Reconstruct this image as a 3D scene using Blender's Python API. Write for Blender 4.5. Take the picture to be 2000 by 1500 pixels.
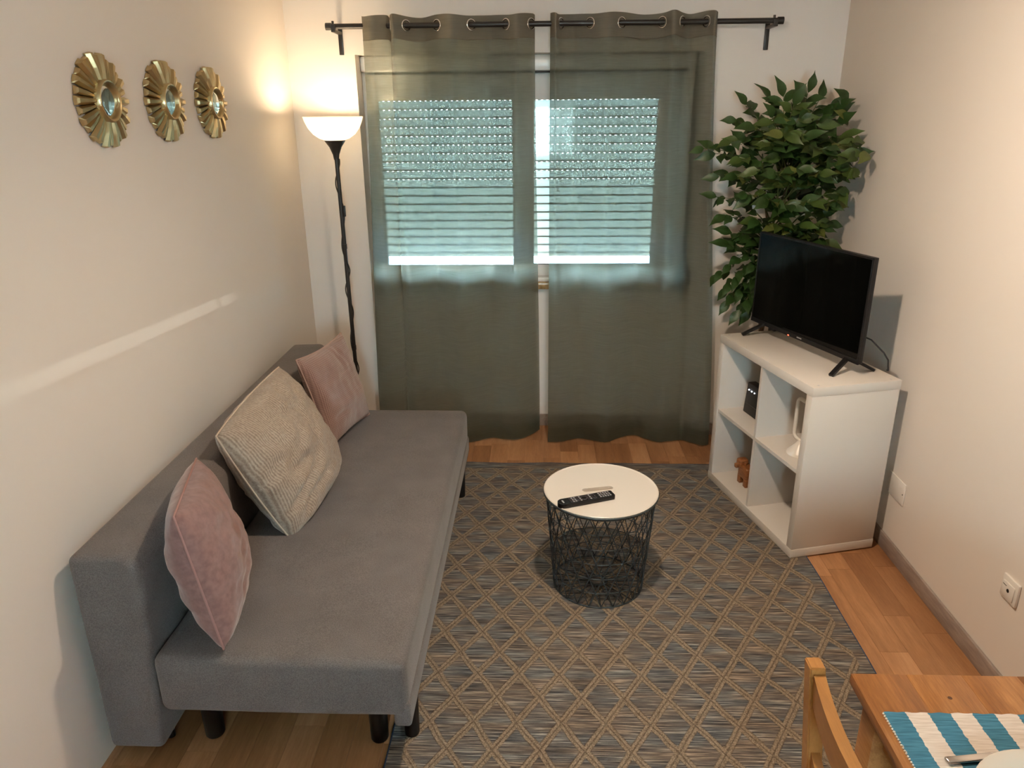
import bpy, bmesh, math, random
from mathutils import Vector, Matrix, noise

for o in list(bpy.data.objects):
    bpy.data.objects.remove(o)
sc = bpy.context.scene
COL = sc.collection
PI = math.pi

# ------------------------------------------------------------------ camera, world, light, exposure
cam_d = bpy.data.cameras.new('camera')
cam_d.sensor_width = 36.0
cam_d.lens = 26.116
cam_d.clip_start = 0.02
cam_o = bpy.data.objects.new('camera', cam_d)
COL.objects.link(cam_o)
cr = Vector((0.99935875, 0.03472695, -0.00872556))
cu = Vector((-0.00371421, 0.34291159, 0.93936034))
cf = Vector((-0.03561321, 0.93872556, -0.34282068))
cm = Matrix.Identity(4)
for i in range(3):
    cm[i][0] = cr[i]; cm[i][1] = cu[i]; cm[i][2] = -cf[i]
cm.translation = (1.26393, -4.02393, 1.77468)
cam_o.matrix_world = cm
sc.camera = cam_o

world = bpy.data.worlds.new('world')
sc.world = world
world.use_nodes = True
bg = world.node_tree.nodes['Background']
bg.inputs[0].default_value = (0.66, 0.87, 0.95, 1)
bg.inputs[1].default_value = 44.0

def add_light(name, kind, loc, energy, color, **kw):
    d = bpy.data.lights.new(name, kind)
    d.energy = energy; d.color = color
    for k, v in kw.items():
        setattr(d, k, v)
    o = bpy.data.objects.new(name, d)
    COL.objects.link(o)
    o.location = loc
    return o

# the sun, high over the roof behind the room, lights the street outside
sun = add_light('sun', 'SUN', (0, 6, 12), 14.0, (1.0, 0.96, 0.90), angle=0.009)
sun.rotation_euler = Vector((0.45, 0.45, -1.0)).to_track_quat('-Z', 'Y').to_euler()
# sun glinting off a windscreen in the street: shines in under the shutter
glint_dir = Vector((-0.42, -1.0, 0.067)).normalized()
glint_at = Vector((1.0, 0.15, 0.995)) - glint_dir * 9.0
glint = add_light('street_glint', 'SPOT', glint_at, 2000.0, (1.0, 0.95, 0.9), spot_size=0.095, spot_blend=0.3, shadow_soft_size=0.012)
glint.rotation_euler = glint_dir.to_track_quat('-Z', 'Y').to_euler()

vs = sc.view_settings
vs.view_transform = 'Standard'
vs.look = 'None'
vs.gamma = 1.0
vs.use_curve_mapping = False
vs.exposure = 0.86
try:
    sc.cycles.use_denoising = True
    sc.cycles.use_adaptive_sampling = True
    sc.cycles.adaptive_threshold = 0.03
    sc.cycles.adaptive_min_samples = 24
    sc.cycles.use_light_tree = False
    sc.cycles.time_limit = 1200
    sc.cycles.max_bounces = 7
    sc.cycles.diffuse_bounces = 4
    sc.cycles.glossy_bounces = 3
    sc.cycles.transmission_bounces = 4
    sc.cycles.transparent_max_bounces = 14
    sc.cycles.sample_clamp_indirect = 6.0
    sc.cycles.caustics_reflective = False
    sc.cycles.caustics_refractive = False
except Exception:
    pass

# ------------------------------------------------------------------ materials
def mat(name, color, rough=0.6, metal=0.0, spec=0.5, bump=0.0, bscale=200.0, var=0.0, vscale=8.0, sheen=0.0, emit=None, estr=0.0, stretch=(1, 1, 1), coat=0.0):
    m = bpy.data.materials.new(name)
    m.use_nodes = True
    nt = m.node_tree
    b = nt.nodes['Principled BSDF']
    b.inputs['Base Color'].default_value = (*color, 1)
    b.inputs['Roughness'].default_value = rough
    b.inputs['Metallic'].default_value = metal
    b.inputs['Specular IOR Level'].default_value = spec
    b.inputs['Sheen Weight'].default_value = sheen
    b.inputs['Coat Weight'].default_value = coat
    if emit:
        b.inputs['Emission Color'].default_value = (*emit, 1)
        b.inputs['Emission Strength'].default_value = estr
    geo = nt.nodes.new('ShaderNodeTexCoord')
    mp = nt.nodes.new('ShaderNodeMapping')
    mp.inputs['Scale'].default_value = stretch
    nt.links.new(geo.outputs['Object'], mp.inputs[0])
    if var > 0:
        n = nt.nodes.new('ShaderNodeTexNoise')
        n.inputs['Scale'].default_value = vscale
        n.inputs['Detail'].default_value = 3
        nt.links.new(mp.outputs[0], n.inputs['Vector'])
        r = nt.nodes.new('ShaderNodeMapRange')
        r.inputs[1].default_value = 0.3; r.inputs[2].default_value = 0.7
        r.inputs[3].default_value = 1 - var; r.inputs[4].default_value = 1 + var
        nt.links.new(n.outputs[0], r.inputs[0])
        mx = nt.nodes.new('ShaderNodeMix'); mx.data_type = 'RGBA'; mx.blend_type = 'MULTIPLY'
        mx.inputs[0].default_value = 1
        mx.inputs[6].default_value = (*color, 1)
        nt.links.new(r.outputs[0], mx.inputs[7])
        nt.links.new(mx.outputs[2], b.inputs['Base Color'])
    if bump > 0:
        n2 = nt.nodes.new('ShaderNodeTexNoise')
        n2.inputs['Scale'].default_value = bscale
        n2.inputs['Detail'].default_value = 3
        nt.links.new(mp.outputs[0], n2.inputs['Vector'])
        bp = nt.nodes.new('ShaderNodeBump')
        bp.inputs['Strength'].default_value = bump
        bp.inputs['Distance'].default_value = 0.002
        nt.links.new(n2.outputs[0], bp.inputs['Height'])
        nt.links.new(bp.outputs[0], b.inputs['Normal'])
    return m

class NT:
    """small helper for building node trees"""
    def __init__(self, name):
        self.m = bpy.data.materials.new(name); self.m.use_nodes = True
        self.nt = self.m.node_tree
        self.b = self.nt.nodes['Principled BSDF']
        self.out = self.nt.nodes['Material Output']
    def n(self, t, **kw):
        x = self.nt.nodes.new(t)
        for k, v in kw.items(): setattr(x, k, v)
        return x
    def l(self, a, b): self.nt.links.new(a, b)
    def setin(self, s, v):
        if hasattr(v, 'is_output'): self.l(v, s)
        else: s.default_value = v
    def math(self, op, a, b=0.0, c=None):
        x = self.n('ShaderNodeMath', operation=op)
        self.setin(x.inputs[0], a); self.setin(x.inputs[1], b)
        if c is not None: self.setin(x.inputs[2], c)
        return x.outputs[0]
    def mix(self, f, a, b, blend='MIX'):
        x = self.n('ShaderNodeMix', data_type='RGBA', blend_type=blend)
        self.setin(x.inputs[0], f)
        self.setin(x.inputs[6], a if hasattr(a, 'is_output') else (*a, 1))
        self.setin(x.inputs[7], b if hasattr(b, 'is_output') else (*b, 1))
        return x.outputs[2]
    def noise(self, vec, scale, detail=3, rough=0.5):
        x = self.n('ShaderNodeTexNoise'); x.inputs['Scale'].default_value = scale
        x.inputs['Detail'].default_value = detail; x.inputs['Roughness'].default_value = rough
        self.l(vec, x.inputs['Vector']); return x.outputs[0]
    def mapping(self, vec, scale=(1, 1, 1), loc=(0, 0, 0), rot=(0, 0, 0)):
        x = self.n('ShaderNodeMapping'); x.inputs['Scale'].default_value = scale
        x.inputs['Location'].default_value = loc; x.inputs['Rotation'].default_value = rot
        self.l(vec, x.inputs[0]); return x.outputs[0]
    def ramp(self, f, stops):
        x = self.n('ShaderNodeValToRGB'); self.l(f, x.inputs[0])
        e = x.color_ramp.elements
        while len(e) < len(stops): e.new(0.5)
        for i, (p, c) in enumerate(stops):
            e[i].position = p; e[i].color = (*c, 1)
        return x.outputs[0]
    def range(self, v, a, b, c, d):
        x = self.n('ShaderNodeMapRange'); self.l(v, x.inputs[0])
        for i, k in enumerate((a, b, c, d)): x.inputs[i + 1].default_value = k
        return x.outputs[0]
    def bump(self, h, strength=0.5, dist=0.002):
        x = self.n('ShaderNodeBump'); x.inputs['Strength'].default_value = strength
        x.inputs['Distance'].default_value = dist
        self.l(h, x.inputs['Height']); self.l(x.outputs[0], self.b.inputs['Normal'])

M = {}
M['wall'] = mat('wall_paint', (0.80, 0.752, 0.70), 0.6, spec=0.3)
M['ceiling'] = mat('ceiling_paint', (0.80, 0.78, 0.75), 0.8)
M['baseboard'] = mat('baseboard_laminate', (0.32, 0.265, 0.235), 0.45, var=0.18, vscale=14, stretch=(6, 1, 6))
M['upvc'] = mat('white_upvc', (0.80, 0.81, 0.80), 0.25)
M['seal'] = mat('black_seal', (0.015, 0.015, 0.015), 0.6)
M['stone'] = mat('brown_marble', (0.36, 0.23, 0.10), 0.25, var=0.45, vscale=35)
M['pavement'] = mat('pale_pavement', (0.60, 0.60, 0.58), 0.9, var=0.1)
M['asphalt'] = mat('asphalt', (0.12, 0.15, 0.20), 0.9, var=0.2)
M['black_metal'] = mat('black_metal', (0.018, 0.016, 0.015), 0.38, spec=0.5)
M['chrome'] = mat('chrome', (0.75, 0.75, 0.75), 0.15, metal=1.0)
M['sofa'] = None
M['black_plastic'] = mat('black_plastic', (0.008, 0.008, 0.009), 0.38, spec=0.35)
M['white_lacquer'] = mat('white_lacquer', (0.70, 0.665, 0.62), 0.32)
M['white_enamel'] = mat('white_enamel', (0.73, 0.70, 0.65), 0.22)
M['slot_shade_grey'] = mat('slot_shade_grey', (0.36, 0.33, 0.28), 0.5)  # floor of the handle slot, grey painted in for the shadowed gap
M['dark_wire'] = mat('dark_green_grey_steel', (0.028, 0.042, 0.048), 0.45)
M['screen'] = mat('screen_glass', (0.0012, 0.0014, 0.0014), 0.05, spec=0.22)
M['white_plastic'] = mat('white_plastic', (0.80, 0.78, 0.74), 0.3)
M['figurine'] = mat('reddish_wood', (0.27, 0.105, 0.035), 0.45, var=0.3, vscale=30, stretch=(1, 1, 5))
M['gold'] = mat('brushed_gold', (0.56, 0.45, 0.25), 0.34, metal=1.0, bump=0.1, bscale=300)
M['mirror'] = mat('mirror_glass', (0.86, 0.90, 0.88), 0.02, metal=1.0)
M['bark'] = mat('bark', (0.10, 0.065, 0.035), 0.8, var=0.3, vscale=30, bump=0.5, bscale=60)
M['stem'] = mat('green_stem', (0.09, 0.11, 0.035), 0.6)
M['pot'] = mat('black_nursery_pot', (0.03, 0.03, 0.03), 0.6)
M['soil'] = mat('soil', (0.05, 0.035, 0.02), 0.9, bump=1, bscale=60)
M['steel'] = mat('cutlery_steel', (0.62, 0.60, 0.58), 0.18, metal=1.0)
M['ceramic'] = mat('cream_ceramic', (0.58, 0.55, 0.49), 0.12)
M['led_white'] = mat('white_led', (1, 1, 1), 0.4, emit=(0.85, 0.9, 1), estr=6)
M['led_red'] = mat('red_led', (1, 0.1, 0.05), 0.4, emit=(1, 0.05, 0.02), estr=6)
M['bulb'] = mat('bulb', (1, 0.9, 0.75), 0.4, emit=(1.0, 0.82, 0.55), estr=30)
M['silver_print'] = mat('silver_print', (0.6, 0.6, 0.62), 0.4, metal=0.6)
M['buttons'] = mat('remote_buttons', (0.30, 0.29, 0.31), 0.5)
M['button_dark'] = mat('remote_dark_buttons', (0.05, 0.04, 0.05), 0.5)
M['strap'] = mat('grey_strap', (0.05, 0.05, 0.05), 0.9)
M['hole'] = mat('socket_hole', (0.01, 0.01, 0.01), 0.8)
M['cord'] = mat('black_cord', (0.015, 0.015, 0.015), 0.5)

def fabric(name, c1, c2, scale=420, weave=0.35, sheen=0.25, stretch=(1, 1, 1), wr=0.0):
    t = NT(name)
    tc = t.n('ShaderNodeTexCoord').outputs['Object']
    v = t.mapping(tc, stretch)
    n1 = t.noise(v, scale, 2)
    n2 = t.noise(tc, 9, 3)
    f = t.math('ADD', t.math('MULTIPLY', n1, 0.75), t.math('MULTIPLY', n2, 0.25))
    t.l(t.ramp(f, [(0.36, c1), (0.64, c2)]), t.b.inputs['Base Color'])
    t.b.inputs['Roughness'].default_value = 0.9
    t.b.inputs['Specular IOR Level'].default_value = 0.15
    t.b.inputs['Sheen Weight'].default_value = sheen
    h = n1
    if wr:
        w = t.noise(t.mapping(tc, (4, 14, 4)), 1.4, 2)
        h = t.math('ADD', n1, t.math('MULTIPLY', w, wr))
    t.bump(h, weave, 0.0015)
    return t.m
M['sofa'] = fabric('grey_sofa_fabric', (0.105, 0.094, 0.091), (0.180, 0.163, 0.158), 350, 0.4, 0.2, (1, 1, 1))
M['velvet'] = fabric('mauve_velvet', (0.205, 0.118, 0.112), (0.27, 0.160, 0.150), 60, 0.2, 0.4)
t = NT('beige_corduroy')
tc = t.n('ShaderNodeTexCoord').outputs['Object']
sp = t.n('ShaderNodeSeparateXYZ'); t.l(tc, sp.inputs[0])
s1 = t.math('SINE', t.math('MULTIPLY', sp.outputs[1], 2 * PI / 0.0078))
nn = t.noise(tc, 130, 3)
f = t.math('ADD', t.math('MULTIPLY', s1, 0.22), nn)
t.l(t.ramp(f, [(0.25, (0.25, 0.200, 0.160)), (0.75, (0.42, 0.350, 0.285))]), t.b.inputs['Base Color'])
t.b.inputs['Roughness'].default_value = 0.95; t.b.inputs['Sheen Weight'].default_value = 0.3
t.b.inputs['Specular IOR Level'].default_value = 0.1
t.bump(f, 0.7, 0.003)
M['corduroy'] = t.m
t = NT('pink_dotted_plush')
tc = t.n('ShaderNodeTexCoord').outputs['Object']
sp = t.n('ShaderNodeSeparateXYZ'); t.l(tc, sp.inputs[0])
k = 2 * PI / 0.0150
a = t.math('SINE', t.math('MULTIPLY', t.math('ADD', sp.outputs[1], sp.outputs[2]), k))
b_ = t.math('SINE', t.math('MULTIPLY', t.math('SUBTRACT', sp.outputs[1], sp.outputs[2]), k))
d = t.math('MULTIPLY', a, b_)
t.l(t.mix(t.range(d, -0.2, 0.6, 0, 1), (0.36, 0.235, 0.205), (0.24, 0.150, 0.130)), t.b.inputs['Base Color'])
t.b.inputs['Roughness'].default_value = 0.95; t.b.inputs['Sheen Weight'].default_value = 0.5
t.b.inputs['Specular IOR Level'].default_value = 0.1
t.bump(t.math('MULTIPLY', d, -1.0), 0.5, 0.003)
M['dotted'] = t.m
M['pink_seam'] = mat('pink_seam', (0.46, 0.32, 0.28), 0.9)
M['mauve_seam'] = mat('mauve_seam', (0.34, 0.20, 0.185), 0.9)
M['beige_seam'] = mat('beige_seam', (0.52, 0.43, 0.34), 0.9)

def wood(name, stops, axis_scale, rnd=0.0, rough=0.4, ring=9.0):
    t = NT(name)
    oi = t.n('ShaderNodeObjectInfo')
    geo = t.n('ShaderNodeNewGeometry')
    add = t.n('ShaderNodeVectorMath', operation='ADD')
    t.l(geo.outputs['Position'], add.inputs[0])
    cmb = t.n('ShaderNodeCombineXYZ')
    off = t.math('MULTIPLY', oi.outputs['Random'], 37.0)
    for i in range(3): t.l(off, cmb.inputs[i])
    t.l(cmb.outputs[0], add.inputs[1])
    v = t.mapping(add.outputs[0], axis_scale)
    n1 = t.noise(v, ring, 6, 0.6)
    n2 = t.noise(v, ring * 9, 3, 0.6)
    f = t.math('ADD', t.math('MULTIPLY', n1, 0.7), t.math('MULTIPLY', n2, 0.3))
    if rnd:
        f = t.math('ADD', f, t.math('MULTIPLY', t.math('SUBTRACT', oi.outputs['Random'], 0.5), rnd))
    t.l(t.ramp(f, stops), t.b.inputs['Base Color'])
    t.b.inputs['Roughness'].default_value = rough
    t.bump(f, 0.08, 0.001)
    return t.m
M['floor'] = wood('oak_laminate', [(0.18, (0.24, 0.105, 0.042)), (0.45, (0.37, 0.180, 0.078)), (0.62, (0.48, 0.245, 0.115)), (0.85, (0.60, 0.34, 0.175))], (7, 0.7, 7), 0.42, 0.38, 3.0)
M['pine'] = wood('stained_pine', [(0.34, (0.150, 0.054, 0.014)), (0.5, (0.27, 0.108, 0.029)), (0.66, (0.41, 0.195, 0.066))], (9, 0.8, 9), 0.22, 0.35, 3.5)
M['pine_light'] = wood('stained_pine_chair', [(0.28, (0.27, 0.115, 0.03)), (0.5, (0.38, 0.17, 0.045)), (0.75, (0.48, 0.235, 0.075))], (9, 0.8, 3), 0.12, 0.35, 3.5)
M['knot'] = mat('pine_knot', (0.07, 0.025, 0.01), 0.5)

# rug: streaky flat weave with a raised lattice of double cords
t = NT('lattice_rug')
tc = t.n('ShaderNodeTexCoord').outputs['Object']
sp = t.n('ShaderNodeSeparateXYZ'); t.l(tc, sp.inputs[0])
wob = t.math('MULTIPLY', t.math('SUBTRACT', t.noise(tc, 9, 1), 0.5), 0.012)
u = t.math('DIVIDE', t.math('ADD', sp.outputs[0], wob), 0.1367)
v = t.math('DIVIDE', t.math('ADD', sp.outputs[1], wob), 0.2120)
def dist(e):
    return t.math('ABSOLUTE', t.math('SUBTRACT', t.math('FRACT', t.math('ADD', e, 0.5)), 0.5))
da = dist(t.math('ADD', u, v)); db = dist(t.math('SUBTRACT', u, v))
dm = t.math('MINIMUM', da, db)
fr = t.noise(tc, 330, 2)
dm2 = t.math('ADD', dm, t.math('MULTIPLY', t.math('SUBTRACT', fr, 0.5), 0.085))
cord = t.range(dm2, 0.092, 0.125, 1, 0)
groove = t.range(dm, 0.008, 0.026, 0.62, 1)
inx = t.math('MULTIPLY', t.math('LESS_THAN', t.math('ABSOLUTE', sp.outputs[0]), 0.745), t.math('LESS_THAN', t.math('ABSOLUTE', sp.outputs[1]), 1.11))
cord = t.math('MULTIPLY', cord, inx)
st = t.noise(t.mapping(tc, (8, 215, 1)), 1.0, 3, 0.6)
st2 = t.noise(t.mapping(tc, (2.2, 26, 1)), 1.0, 2)
stf = t.math('ADD', t.math('MULTIPLY', st, 0.85), t.math('MULTIPLY', st2, 0.15))
base = t.ramp(stf, [(0.36, (0.040, 0.039, 0.042)), (0.46, (0.108, 0.100, 0.094)), (0.54, (0.170, 0.155, 0.138)), (0.65, (0.42, 0.38, 0.32))])
tint = t.ramp(t.noise(t.mapping(tc, (3, 18, 1)), 1.0, 2), [(0.38, (0.86, 0.98, 1.10)), (0.62, (1.10, 0.98, 0.88))])
base = t.mix(1.0, base, tint, 'MULTIPLY')
yarn = t.ramp(t.noise(tc, 260, 2), [(0.35, (0.155, 0.120, 0.086)), (0.65, (0.33, 0.268, 0.200))])
yarn = t.mix(1.0, yarn, groove, 'MULTIPLY')
t.l(t.mix(cord, base, yarn), t.b.inputs['Base Color'])
t.b.inputs['Roughness'].default_value = 0.95
t.b.inputs['Specular IOR Level'].default_value = 0.1
hh = t.math('ADD', t.math('MULTIPLY', t.math('MULTIPLY', cord, groove), 1.0), t.math('ADD', t.math('MULTIPLY', st, 0.4), t.math('MULTIPLY', fr, 0.4)))
t.bump(hh, 0.9, 0.004)
M['rug'] = t.m
M['rug_binding'] = mat('blue_rug_binding', (0.03, 0.055, 0.11), 0.9, var=0.3, vscale=80, bump=0.6, bscale=160)

# sheer curtain
def sheer(name, col, transp, transl, tcol, seed=0.0):
    t = NT(name)
    t.nt.nodes.remove(t.b)
    tc = t.n('ShaderNodeTexCoord').outputs['Object']
    w = t.noise(t.mapping(tc, (9, 9, 330), (seed, 0, 0)), 1.0, 4, 0.65)
    w2 = t.noise(t.mapping(tc, (330, 330, 14), (seed, 0, 0)), 1.0, 2, 0.6)
    wv = t.math('ADD', t.math('MULTIPLY', w, 0.86), t.math('MULTIPLY', w2, 0.14))
    c = t.mix(t.range(wv, 0.35, 0.65, 0, 1), tuple(x * 0.90 for x in col), tuple(x * 1.10 for x in col))
    di = t.n('ShaderNodeBsdfDiffuse'); t.l(c, di.inputs[0])
    tl = t.n('ShaderNodeBsdfTranslucent'); tl.inputs[0].default_value = (*tcol, 1)
    tr = t.n('ShaderNodeBsdfTransparent'); tr.inputs[0].default_value = (0.93, 0.97, 0.95, 1)
    m1 = t.n('ShaderNodeMixShader'); m1.inputs[0].default_value = transl
    t.l(di.outputs[0], m1.inputs[1]); t.l(tl.outputs[0], m1.inputs[2])
    m2 = t.n('ShaderNodeMixShader')
    t.l(t.range(wv, 0.35, 0.65, transp * 1.18, transp * 0.82), m2.inputs[0])
    t.l(m1.outputs[0], m2.inputs[1]); t.l(tr.outputs[0], m2.inputs[2])
    t.l(m2.outputs[0], t.out.inputs[0])
    return t.m
M['sheer'] = sheer('sage_sheer_fabric', (0.088, 0.092, 0.072), 0.30, 0.54, (0.48, 0.56, 0.53))
M['sheer_band'] = sheer('sage_sheer_fabric_doubled', (0.185, 0.175, 0.142), 0.04, 0.25, (0.3, 0.3, 0.26))

def glass_pane(name):
    t = NT(name)
    t.nt.nodes.remove(t.b)
    tr = t.n('ShaderNodeBsdfTransparent'); tr.inputs[0].default_value = (0.94, 0.97, 0.96, 1)
    gl = t.n('ShaderNodeBsdfGlossy'); gl.inputs['Roughness'].default_value = 0.02
    fr = t.n('ShaderNodeFresnel'); fr.inputs[0].default_value = 1.45
    mx = t.n('ShaderNodeMixShader')
    t.l(fr.outputs[0], mx.inputs[0]); t.l(tr.outputs[0], mx.inputs[1]); t.l(gl.outputs[0], mx.inputs[2])
    t.l(mx.outputs[0], t.out.inputs[0])
    return t.m
M['glass'] = glass_pane('window_glass')

def translucent(name, col, amt, rough=0.3):
    t = NT(name)
    t.b.inputs['Base Color'].default_value = (*col, 1)
    t.b.inputs['Roughness'].default_value = rough
    tl = t.n('ShaderNodeBsdfTranslucent'); tl.inputs[0].default_value = (*col, 1)
    mx = t.n('ShaderNodeMixShader'); mx.inputs[0].default_value = amt
    t.l(t.b.outputs[0], mx.inputs[1]); t.l(tl.outputs[0], mx.inputs[2])
    t.l(mx.outputs[0], t.out.inputs[0])
    return t.m
M['slat'] = translucent('shutter_pvc', (0.76, 0.77, 0.72), 0.32, 0.45)
M['slat_lip'] = mat('shutter_lip_shade', (0.36, 0.37, 0.36), 0.5)  # joint lip, darkened to imitate the shading low on each slat
M['lamp_shade'] = translucent('opal_lamp_shade', (0.93, 0.90, 0.82), 0.80, 0.25)
def leafmat(name, col):
    t = NT(name)
    tc = t.n('ShaderNodeTexCoord').outputs['Object']
    c = t.mix(t.noise(tc, 40, 3), tuple(x * 0.75 for x in col), tuple(x * 1.25 for x in col))
    t.l(c, t.b.inputs['Base Color'])
    t.b.inputs['Roughness'].default_value = 0.42
    tl = t.n('ShaderNodeBsdfTranslucent'); t.l(c, tl.inputs[0])
    mx = t.n('ShaderNodeMixShader'); mx.inputs[0].default_value = 0.15
    t.l(t.b.outputs[0], mx.inputs[1]); t.l(tl.outputs[0], mx.inputs[2])
    t.l(mx.outputs[0], t.out.inputs[0])
    return t.m
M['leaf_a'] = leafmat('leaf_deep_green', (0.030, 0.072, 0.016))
M['leaf_b'] = leafmat('leaf_mid_green', (0.058, 0.100, 0.020))
M['leaf_c'] = leafmat('leaf_yellow_green', (0.120, 0.145, 0.032))

# woven striped placemat
t = NT('striped_placemat')
tc = t.n('ShaderNodeTexCoord').outputs['Object']
sp = t.n('ShaderNodeSeparateXYZ'); t.l(tc, sp.inputs[0])
wb = t.math('MULTIPLY', t.math('SUBTRACT', t.noise(t.mapping(tc, (40, 160, 1)), 1.0, 1), 0.5), 0.006)
s = t.math('FRACT', t.math('DIVIDE', t.math('ADD', sp.outputs[0], wb), 0.0790))
blue = t.math('LESS_THAN', s, 0.5)
rib = t.noise(t.mapping(tc, (20, 260, 1)), 1.0, 2)
cb = t.ramp(rib, [(0.35, (0.026, 0.125, 0.200)), (0.65, (0.060, 0.210, 0.310))])
cw = t.ramp(rib, [(0.35, (0.54, 0.47, 0.41)), (0.65, (0.66, 0.60, 0.54))])
t.l(t.mix(blue, cw, cb), t.b.inputs['Base Color'])
t.b.inputs['Roughness'].default_value = 0.95
t.bump(rib, 0.7, 0.002)
M['placemat'] = t.m
M['mat_edge'] = mat('white_stitching', (0.8, 0.76, 0.68), 0.9)

# ------------------------------------------------------------------ mesh helpers
def box(bm, x0, x1, y0, y1, z0, z1, bev=0.0, seg=2):
    r = bmesh.ops.create_cube(bm, size=1.0)
    vs_ = r['verts']
    for v in vs_:
        v.co = Vector(((x0 + x1) / 2 + v.co.x * (x1 - x0), (y0 + y1) / 2 + v.co.y * (y1 - y0), (z0 + z1) / 2 + v.co.z * (z1 - z0)))
    if bev > 0:
        es = list({e for v in vs_ for e in v.link_edges})
        bmesh.ops.bevel(bm, geom=es, offset=bev, segments=seg, profile=0.5, affect='EDGES')

def tube(bm, pts, rad, sides=6, closed=False, cap=True):
    pts = [Vector(p) for p in pts]
    n = len(pts)
    rads = rad if isinstance(rad, (list, tuple)) else [rad] * n
    rings = []
    prev = None
    for i in range(n):
        if closed:
            tg = pts[(i + 1) % n] - pts[i - 1]
        else:
            tg = pts[min(i + 1, n - 1)] - pts[max(i - 1, 0)]
        tg.normalize()
        if prev is None:
            ref = Vector((0, 0, 1)) if abs(tg.z) < 0.9 else Vector((1, 0, 0))
            a = tg.cross(ref).normalized()
        else:
            a = (prev - tg * prev.dot(tg)).normalized()
        prev = a
        b = tg.cross(a)
        rings.append([bm.verts.new(pts[i] + (a * math.cos(2 * PI * k / sides) + b * math.sin(2 * PI * k / sides)) * rads[i]) for k in range(sides)])
    rng = range(n) if closed else range(n - 1)
    for i in rng:
        r0, r1 = rings[i], rings[(i + 1) % n]
        for k in range(sides):
            bm.faces.new((r0[k], r0[(k + 1) % sides], r1[(k + 1) % sides], r1[k]))
    if cap and not closed:
        bm.faces.new(rings[0][::-1]); bm.faces.new(rings[-1])

def lathe(bm, prof, seg=32, cx=0, cy=0, cap0=False, cap1=False):
    rings = []
    for r, z in prof:
        rings.append([bm.verts.new((cx + r * math.cos(2 * PI * k / seg), cy + r * math.sin(2 * PI * k / seg), z)) for k in range(seg)])
    for i in range(len(prof) - 1):
        for k in range(seg):
            bm.faces.new((rings[i][k], rings[i][(k + 1) % seg], rings[i + 1][(k + 1) % seg], rings[i + 1][k]))
    if cap0: bm.faces.new(rings[0][::-1])
    if cap1: bm.faces.new(rings[-1])

def mesh_of(name, bm, m, smooth=False, normals=True):
    if normals:
        bmesh.ops.recalc_face_normals(bm, faces=bm.faces)
    me = bpy.data.meshes.new(name)
    bm.to_mesh(me); bm.free()
    if m is not None:
        me.materials.append(M[m] if isinstance(m, str) else m)
    if smooth:
        for p in me.polygons: p.use_smooth = True
    return me

def obj(name, bm, m, parent=None, smooth=False, label=None):
    me = bm if isinstance(bm, bpy.types.Mesh) else mesh_of(name, bm, m, smooth)
    o = bpy.data.objects.new(name, me)
    COL.objects.link(o)
    if parent is not None: o.parent = parent
    if label: o['label'] = label
    return o

def smooth_angle(o, deg=35):
    me = o.data
    for p in me.polygons: p.use_smooth = True
    try:
        me.set_sharp_from_angle(angle=math.radians(deg))
    except Exception:
        pass
    return o

def bobj(name, m, parent, *b, bev=0.0, label=None):
    bm = bmesh.new()
    box(bm, *b, bev=bev)
    o = obj(name, bm, m, parent, label=label)
    if bev: smooth_angle(o, 40)
    return o

def tag(o, label, cat, group=None):
    o['label'] = label; o['category'] = cat
    if group: o['group'] = group
    return o

def thing(name, label, cat, loc=(0, 0, 0), rotz=0.0, group=None):
    o = bpy.data.objects.new(name, None)
    o.empty_display_size = 0.1
    COL.objects.link(o)
    o.location = loc; o.rotation_euler = (0, 0, rotz)
    return tag(o, label, cat, group)

def struct(o):
    o['kind'] = 'structure'
    return o

# ------------------------------------------------------------------ room shell
W = 2.752          # right wall
ZC = 2.50          # ceiling
YF = -5.6          # wall behind the camera
NX0, NX1, ND, NTOP = 0.34, 2.09, 0.121, 2.055   # window niche
SILL = 0.880

bm = bmesh.new(); box(bm, -0.12, W + 0.12, YF - 0.12, 0.36, -0.10, -0.004)
floor = struct(obj('floor', bm, 'floor'))
bm = bmesh.new(); box(bm, -0.12, W + 0.12, YF - 0.12, 0.36, ZC, ZC + 0.1)
struct(obj('ceiling', bm, 'ceiling'))
bm = bmesh.new(); box(bm, -0.12, 0, YF, 0.0, -0.004, ZC)
struct(obj('wall_left', bm, 'wall'))
bm = bmesh.new(); box(bm, W, W + 0.12, YF, 0.0, -0.004, ZC)
struct(obj('wall_right', bm, 'wall'))
bm = bmesh.new()
box(bm, -0.12, NX0, 0, 0.30, -0.004, ZC)
box(bm, NX1, W + 0.12, 0, 0.30, -0.004, ZC)
box(bm, NX0, NX1, 0, 0.30, NTOP, ZC)
box(bm, NX0, NX1, ND, 0.30, -0.004, SILL - 0.035)
struct(obj('wall_back', bm, 'wall'))
bm = bmesh.new()   # wall behind the camera, with an added window for bluish fill
fx0, fx1, fz0, fz1 = 1.10, 1.75, 1.20, 1.90
box(bm, -0.12, fx0, YF - 0.12, YF, -0.004, ZC); box(bm, fx1, W + 0.12, YF - 0.12, YF, -0.004, ZC)
box(bm, fx0, fx1, YF - 0.12, YF, -0.004, fz0); box(bm, fx0, fx1, YF - 0.12, YF, fz1, ZC)
struct(obj('wall_front', bm, 'wall'))
w2 = bpy.data.objects.new('fill_window', None); COL.objects.link(w2); struct(w2)
bm = bmesh.new()
box(bm, fx0, fx0 + 0.06, YF - 0.09, YF - 0.04, fz0, fz1); box(bm, fx1 - 0.06, fx1, YF - 0.09, YF - 0.04, fz0, fz1)
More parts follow.
